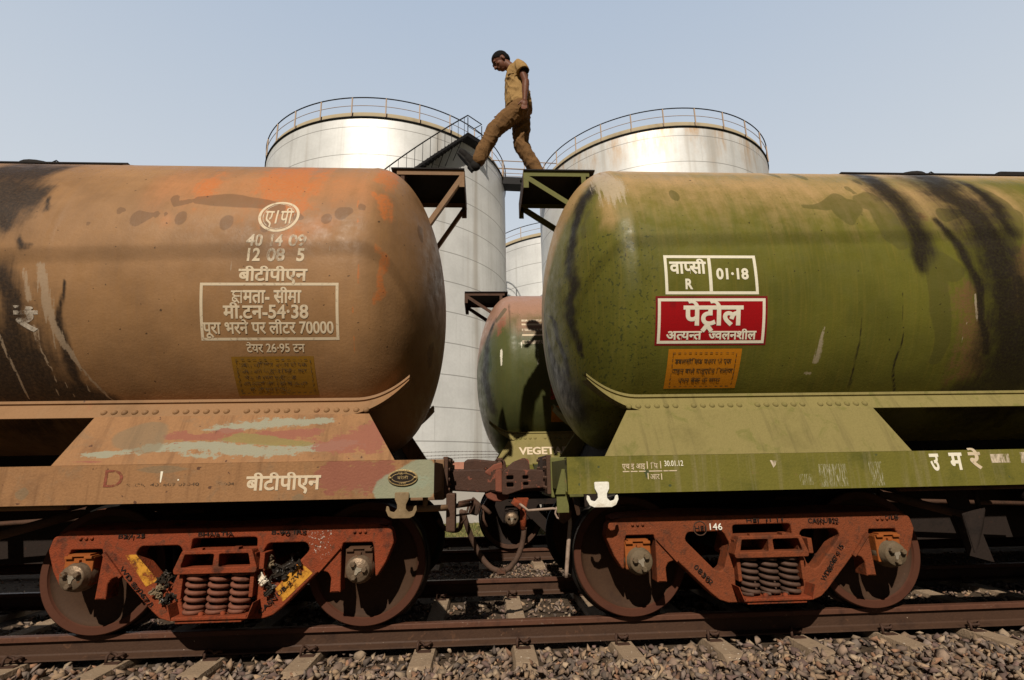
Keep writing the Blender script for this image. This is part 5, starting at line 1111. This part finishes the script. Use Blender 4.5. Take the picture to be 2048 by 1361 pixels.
for x in(-8.5,-5.5,-2.6,.6,3.6,6.6):
    mb=MB(); mb.box(x-.025,x+.025,10.02,10.07,1.44,1.85); mb.build('fence_post','clip_iron',fn_)
mb=MB(); mb.tube([(-.745,5.0,-.22),(-.75,5.0,.15)],.022,8); mb.box(-.775,-.72,4.975,5.025,.13,.16); o=mb.build('marker_stake','rail_dark'); tag(o,'thin dark iron stake standing by the farthest rail in the gap','stake')
# overhead cable out of frame whose soft shadow crosses the barrels
Kc=12.5
mb=MB(); a=Vector((-2.6,-1.469,2.853))+SUN_DIR*Kc; b=Vector((2.9,-1.454,3.02))+SUN_DIR*Kc; dv=(b-a).normalized(); mb.tube([a-dv*16,a,b,b+dv*16],.013,8); o=mb.build('overhead_cable','cable_black'); tag(o,'black overhead cable behind the camera shading the barrels','cable')
for sgn,p in((-1,a-dv*16),(1,b+dv*16)):
    mb=MB(); mb.tube([(p.x,p.y,-.4),(p.x,p.y,p.z+.4)],.1,10,rs=[.14,.09]); mb.box(p.x-.05,p.x+.05,p.y-.5,p.y+.5,p.z+.0,p.z+.1); o=mb.build('cable_pole','concrete'); tag(o,'concrete cable pole out of view to the %s behind the camera'%('left' if sgn<0 else 'right'),'pole')

# ================================================================== the walking man
Y0=-.13
def cap(mb,a,b,ra,rb,n=16,sq=None):
    a=Vector(a);b=Vector(b); d=b-a; L=d.length; 
    if L<1e-5: d=Vector((0,0,1)); L=1e-5
    d.normalize(); x=d.orthogonal().normalized(); y=d.cross(x); rings=[]
    for k in range(-5,1): t=k/5*PI/2; rings.append((a+d*ra*math.sin(t),ra*math.cos(t)))
    for k in range(0,6): t=k/5*PI/2; rings.append((b+d*rb*math.sin(t),rb*math.cos(t)))
    v=[];
    for c,r in rings:
        for k in range(n):
            o=(x*math.cos(2*PI*k/n)+y*math.sin(2*PI*k/n))*max(r,1e-4)
            v.append(c+o)
    f=[(i*n+k,i*n+(k+1)%n,(i+1)*n+(k+1)%n,(i+1)*n+k) for i in range(len(rings)-1) for k in range(n)]
    f+=[tuple(range(n))[::-1],tuple((len(rings)-1)*n+k for k in range(n))]
    mb.add(v,f,0,True)
def ell(mb,c,r,rot=None,u=20,w=14):
    bm=bmesh.new(); bmesh.ops.create_uvsphere(bm,u_segments=u,v_segments=w,radius=1); c=Vector(c)
    for v in bm.verts:
        p=Vector((v.co.x*r[0],v.co.y*r[1],v.co.z*r[2])); 
        if rot: p=rot@p
        v.co=p+c
    mb.bm(bm,0,True)
# joints (x towards -X is forward)
hipN,hipF=(.435,Y0-.085,5.20),(.465,Y0+.085,5.22)
knN,anN=(.135,Y0-.10,4.875),(-.045,Y0-.10,4.50)
knF,anF=(.455,Y0+.075,4.83),(.635,Y0+.07,4.475)
pel=(.445,Y0,5.26); waist=(.415,Y0,5.42); chest=(.405,Y0,5.62); shN,shF=(.435,Y0-.175,5.725),(.43,Y0+.18,5.76)
nk=(.375,Y0,5.80); HC=Vector((.236,Y0+.01,5.915)); 
elN,wrN=(.505,Y0-.215,5.455),(.487,Y0-.225,5.215)
elF,wrF=(.40,Y0+.26,5.50),(.26,Y0+.24,5.34)
man=empty('person',(.45,Y0,4.312),'man in dirty khaki shirt and trousers striding from the green wagon to the tan one','person')
body=MB()
ell(body,(.425,Y0,5.55),(.115,.15,.23)); ell(body,pel,(.125,.155,.12)); cap(body,Vector(shN)-Vector((0,-.02,.03)),Vector(shF)-Vector((0,.02,.03)),.045,.045)
cap(body,(.40,Y0,5.72),nk,.065,.058); cap(body,nk,(.305,Y0+.005,5.87),.056,.056)
# head: pitched down, looking at the far platform
HR=Matrix.Rotation(math.radians(-43),3,'Y')        # nose (-X) tipped down
def Hd(x,y,z): return HC+HR@Vector((x,y,z))
ell(body,Hd(.012,0,.030),(.098,.076,.088),HR); ell(body,Hd(-.030,0,-.025),(.068,.062,.088),HR); ell(body,Hd(-.045,0,-.085),(.040,.036,.030),HR)
cap(body,Hd(.02,0,-.03),nk,.055,.056); cap(body,Hd(-.05,-.0,-.098),Hd(-.058,0,-.090),.020,.018)
cap(body,Hd(-.093,0,.022),Hd(-.118,0,-.026),.010,.0145); cap(body,Hd(-.108,-.014,-.028),Hd(-.108,.014,-.028),.009,.009)     # nose
cap(body,Hd(-.085,-.040,.036),Hd(-.085,.040,.036),.013,.013)                                    # brow
for s in(-1,1): ell(body,Hd(-.058,s*.045,-.018),(.026,.018,.020),HR); ell(body,Hd(.018,s*.074,-.012),(.020,.009,.032),HR)
cap(body,Hd(-.092,-.020,-.055),Hd(-.092,.020,-.055),.010,.010); cap(body,Hd(-.088,-.016,-.068),Hd(-.088,.016,-.068),.009,.009)   # lips
def arm(sh,el_,wr,s,curl):
    cap(body,Vector(sh).lerp(Vector(el_),.12),el_,.045,.038); cap(body,el_,Vector(el_).lerp(Vector(wr),.35),.041,.042); cap(body,Vector(el_).lerp(Vector(wr),.35),wr,.042,.026)
    d=(Vector(wr)-Vector(el_)).normalized(); f=Vector((-1,0,0)); f=(f-d*f.dot(d)).normalized(); n=d.cross(f)    # f: thumb side, forward
    w=Vector(wr); pc=w+d*.052
    R=Matrix((f,n,d)).transposed(); ell(body,pc,(.038,.019,.052),R); cap(body,w,w+d*.02,.026,.026)
    for k,(o,L) in enumerate(((.028,.072),(.010,.080),(-.009,.074),(-.027,.058))):
        a=w+d*.090+f*o; t=d.copy(); p=a
        for j,(q,r) in enumerate(((.46,.0095),(.30,.0088),(.24,.0078))):
            t=(t+(-n*s*-1)*curl*(.5+.25*j)*.9+f*(.04*(1.5-k))*.3).normalized(); e=p+t*L*q; cap(body,p,e,r,r*.93,10); p=e
    a=w+d*.028+f*.030; t=(d*.75+f*.62).normalized(); e=a+t*.036; cap(body,a,e,.0125,.011,10); e2=e+(t+d*.5).normalized()*.030; cap(body,e,e2,.0105,.009,10)
arm(shN,elN,wrN,-1,.42); arm(shF,elF,wrF,1,.35)
for h,k,a in((hipN,knN,anN),(hipF,knF,anF)): cap(body,h,k,.082,.056); cap(body,k,Vector(k).lerp(Vector(a),.3),.055,.055); cap(body,Vector(k).lerp(Vector(a),.3),a,.055,.036)
ftN0,ftN1=Vector((-.085,Y0-.10,4.395)),Vector((-.225,Y0-.11,4.555)); ftN0+=Vector((.02,0,.02)); cap(body,anN,ftN0,.034,.024); cap(body,ftN0,ftN1,.022,.016)
ftF0,ftF1=Vector((.675,Y0+.07,4.375)),Vector((.49,Y0+.07,4.345)); cap(body,anF,ftF0,.034,.024); cap(body,ftF0,ftF1,.022,.016)
bo=body.build('body','skin',man,recalc=False); remesh(bo,.0062,2)
# eyes
mb=MB()
for s in(-1,1): ell(mb,Hd(-.079,s*.030,.012),(.0105,.0125,.006),HR,14,10)
mb.build('eye','cap_steel',man)
mb=MB(); 
for s in(-1,1): ell(mb,Hd(-.0905,s*.029,.007),(.004,.006,.006),HR,10,8)
mb.build('iris','hair_black',man)
# hair
h=MB(); ell(h,Hd(.018,0,.040),(.108,.084,.093),HR,32,24); ell(h,Hd(.06,0,.0),(.062,.074,.07),HR,24,18)
ho=h.build('hair','hair_black',man,recalc=False); remesh(ho,.005,1)
bm=bmesh.new(); bm.from_mesh(ho.data)
def below(co,no): bmesh.ops.bisect_plane(bm,geom=list(bm.verts)+list(bm.edges)+list(bm.faces),plane_co=co,plane_no=HR@Vector(no),clear_outer=True)
kill=[v for v in bm.verts if (lambda p:(p.x<-.052 and p.z<.066) or (p.x<.008 and p.z<.010+max(0,(.0-p.x))*.9) or p.z<-.062 or (abs(p.y)>.066 and -.002<p.x<.04 and p.z<.025))(HR.transposed()@(v.co-HC))]
bmesh.ops.delete(bm,geom=kill,context='VERTS'); bm.to_mesh(ho.data); bm.free()
for v in ho.data.vertices: v.co+=Vector([mnoise.noise(v.co*170+Vector((i*9,0,0))) for i in range(3)])*.0035
# brows and moustache
mb=MB()
for s in(-1,1): cap(mb,Hd(-.0965,s*.014,.040),Hd(-.0835,s*.047,.042),.0048,.0035,8)
mb.build('eyebrow','hair_black',man); mb=MB(); cap(mb,Hd(-.1005,-.017,-.044),Hd(-.1005,.017,-.044),.0045,.0045,8); mb.build('moustache','hair_black',man)
# shirt
def folds(specs,amp):
    """sharp creases: ridged noise stretched along given directions"""
    def f(co,n):
        a=0
        for (d,fr,st) in specs:
            d=Vector(d).normalized(); al=co.dot(d); q=co-d*al; p=q*fr+d*al*st; w=mnoise.noise(co*4)*.5
            a+=(1-abs(mnoise.noise(p+Vector((w,0,w)))*2.0))**2-.45
        return amp*a*(.45+1.1*abs(mnoise.noise(co*3+Vector((5,1,2)))))
    return f
def loft(mb,rings,n=36,ex=2.4):
    V=[]
    for x,y,z,dx,dy in rings:
        for k in range(n):
            c,q=math.cos(2*PI*k/n),math.sin(2*PI*k/n); V.append((x+dx*math.copysign(abs(c)**(2/ex),c),y+dy*math.copysign(abs(q)**(2/ex),q),z))
    mb.add(V,[(i*n+k,i*n+(k+1)%n,(i+1)*n+(k+1)%n,(i+1)*n+k) for i in range(len(rings)-1) for k in range(n)]+[tuple(range(n))[::-1],tuple((len(rings)-1)*n+k for k in range(n))],0,True)
s=MB()
loft(s,[(.432,Y0,5.235,.158,.180),(.435,Y0,5.26,.160,.182),(.430,Y0,5.33,.155,.178),(.425,Y0,5.42,.146,.170),(.420,Y0,5.52,.140,.170),(.417,Y0,5.62,.140,.182),(.418,Y0,5.69,.132,.195),(.418,Y0,5.75,.105,.185),(.405,Y0,5.785,.085,.13),(.385,Y0,5.815,.062,.07)])
cap(s,Vector(shN)+Vector((0,.02,0)),(.478,Y0-.208,5.615),.068,.076); cap(s,Vector(shF)+Vector((0,-.02,0)),(.42,Y0+.225,5.64),.068,.076)
so=s.build('shirt','khaki_shirt',man,recalc=False); remesh(so,.008,3,folds((((.6,.3,1),13,3.2),((1,0,-.6),10,3)),.015))
for v in so.data.vertices:          # straight hems
    if v.co.y<Y0-.125:
        d=Vector((.22,-.12,-1)).normalized(); t=(v.co-Vector((.485,Y0-.21,5.60))).dot(d)
        if t>0 and v.co.z<5.66 and (v.co-Vector((.485,Y0-.21,5.60))).length<.13: v.co-=d*t*.93
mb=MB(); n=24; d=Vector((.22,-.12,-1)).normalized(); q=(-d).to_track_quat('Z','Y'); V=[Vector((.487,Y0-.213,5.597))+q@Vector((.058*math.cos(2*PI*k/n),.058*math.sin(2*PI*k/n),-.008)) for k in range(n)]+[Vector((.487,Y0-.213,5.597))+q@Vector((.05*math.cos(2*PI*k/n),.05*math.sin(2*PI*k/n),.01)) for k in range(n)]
mb.add(V,[tuple(range(n)),tuple(range(n,2*n))]+[(k,(k+1)%n,n+(k+1)%n,n+k) for k in range(n)]); mb.build('sleeve_mouth_shade','hair_black',so)  # near-black disc painted as the shade inside the sleeve opening
mb=MB()
for s_ in(-1,1): mb.hull([(.385,Y0+s_*.062,5.835),(.33,Y0+s_*.04,5.80),(.345,Y0+s_*.055,5.765),(.40,Y0+s_*.08,5.80),(.392,Y0+s_*.066,5.838),(.35,Y0+s_*.062,5.765)])
mb.build('collar','khaki_shirt',so)
mb=MB(); mb.hull([(.300+dx,Y0-.150+dy,z) for dx,dy in((0,0),(.075,-.028),(.004,.012),(.079,-.016)) for z in(5.60,5.685)],bev=.003); mb.build('breast_pocket','khaki_shirt',so)
# trousers
t_=MB(); ell(t_,(.448,Y0,5.255),(.150,.165,.125)); 
def leg(h,k,a,rs,cuff):
    h=Vector(h);k=Vector(k);a=Vector(a); cap(t_,h,h.lerp(k,.55),rs[0],rs[1]); cap(t_,h.lerp(k,.55),k,rs[1],rs[2]); cap(t_,k,k.lerp(a,.55),rs[2],rs[3]); cap(t_,k.lerp(a,.55),a,rs[3],rs[4])
    d=(a-k).normalized(); 
    for q,r in cuff: c=a+d*q; cap(t_,c,c+d*.012,r,r)
leg(hipN,Vector(knN)+Vector((.0,0,.01)),Vector(anN)+Vector((.02,0,.035)),(.114,.102,.090,.083,.074),((-.10,.088),(-.05,.082),(-.0,.078),(.02,.072)))
leg(hipF,knF,Vector(anF)+Vector((-.01,0,.02)),(.115,.104,.090,.083,.076),((-.09,.086),(-.04,.080),(.0,.080),(.03,.078)))
cap(t_,(.39,Y0-.09,5.16),(.25,Y0-.10,5.02),.10,.10)
to=t_.build('trousers','khaki_trousers',man,recalc=False); remesh(to,.008,3,folds((((.7,.2,.8),11,2.4),((-.8,0,.6),15,3.0)),.011))
# shoes
def shoe(heel,toe,upv,label=None):
    heel=Vector(heel);toe=Vector(toe); d=(toe-heel).normalized(); u=Vector(upv); u=(u-d*u.dot(d)).normalized(); s=d.cross(u); L=(toe-heel).length
    R=Matrix((d,s,u)).transposed(); P=lambda a,b,c: heel+d*a*L+s*b+u*c
    m=MB(); ell(m,P(.16,0,.045),(.070,.046,.062),R); ell(m,P(.5,0,.042),(.12,.048,.054),R); ell(m,P(.78,0,.036),(.088,.052,.044),R); ell(m,P(.28,0,.09),(.068,.045,.06),R); cap(m,P(.16,0,.06),P(.14,0,.115),.040,.041)
    o=m.build('shoe','shoe_black',man,recalc=False); remesh(o,.006,2)
    m=MB(); n=30; lo=[]
    for k in range(n):
        a=2*PI*k/n; xx=.5+.53*math.cos(a); ww=(.046 if math.cos(a)>0 else .038)*math.sin(a)*(1 if abs(math.cos(a))>.6 else .93); lo.append((xx,ww))
    V=[P(x,w,c) for c in(-.012,.010) for x,w in lo]; m.add(V,[(k,(k+1)%n,n+(k+1)%n,n+k) for k in range(n)]+[tuple(range(n))[::-1],tuple(range(n,2*n))]); m.hull([P(x,w,c) for x in(0,.3) for w in(-.033,.033) for c in(-.03,-.012)],bev=.004)
    m.build('sole','shoe_black',o)
    m=MB()
    for q in(.38,.46,.54): m.tube([P(q,-.026,.066),P(q+.01,0,.080),P(q,.026,.066)],.0035,6)
    m.build('shoe_lace','grey_cloth',o)
shoe((-.088,Y0-.10,4.378),(-.262,Y0-.105,4.590),(.75,0,.66)); shoe((.715,Y0+.07,4.368),(.47,Y0+.07,4.325),(.0,0,1))
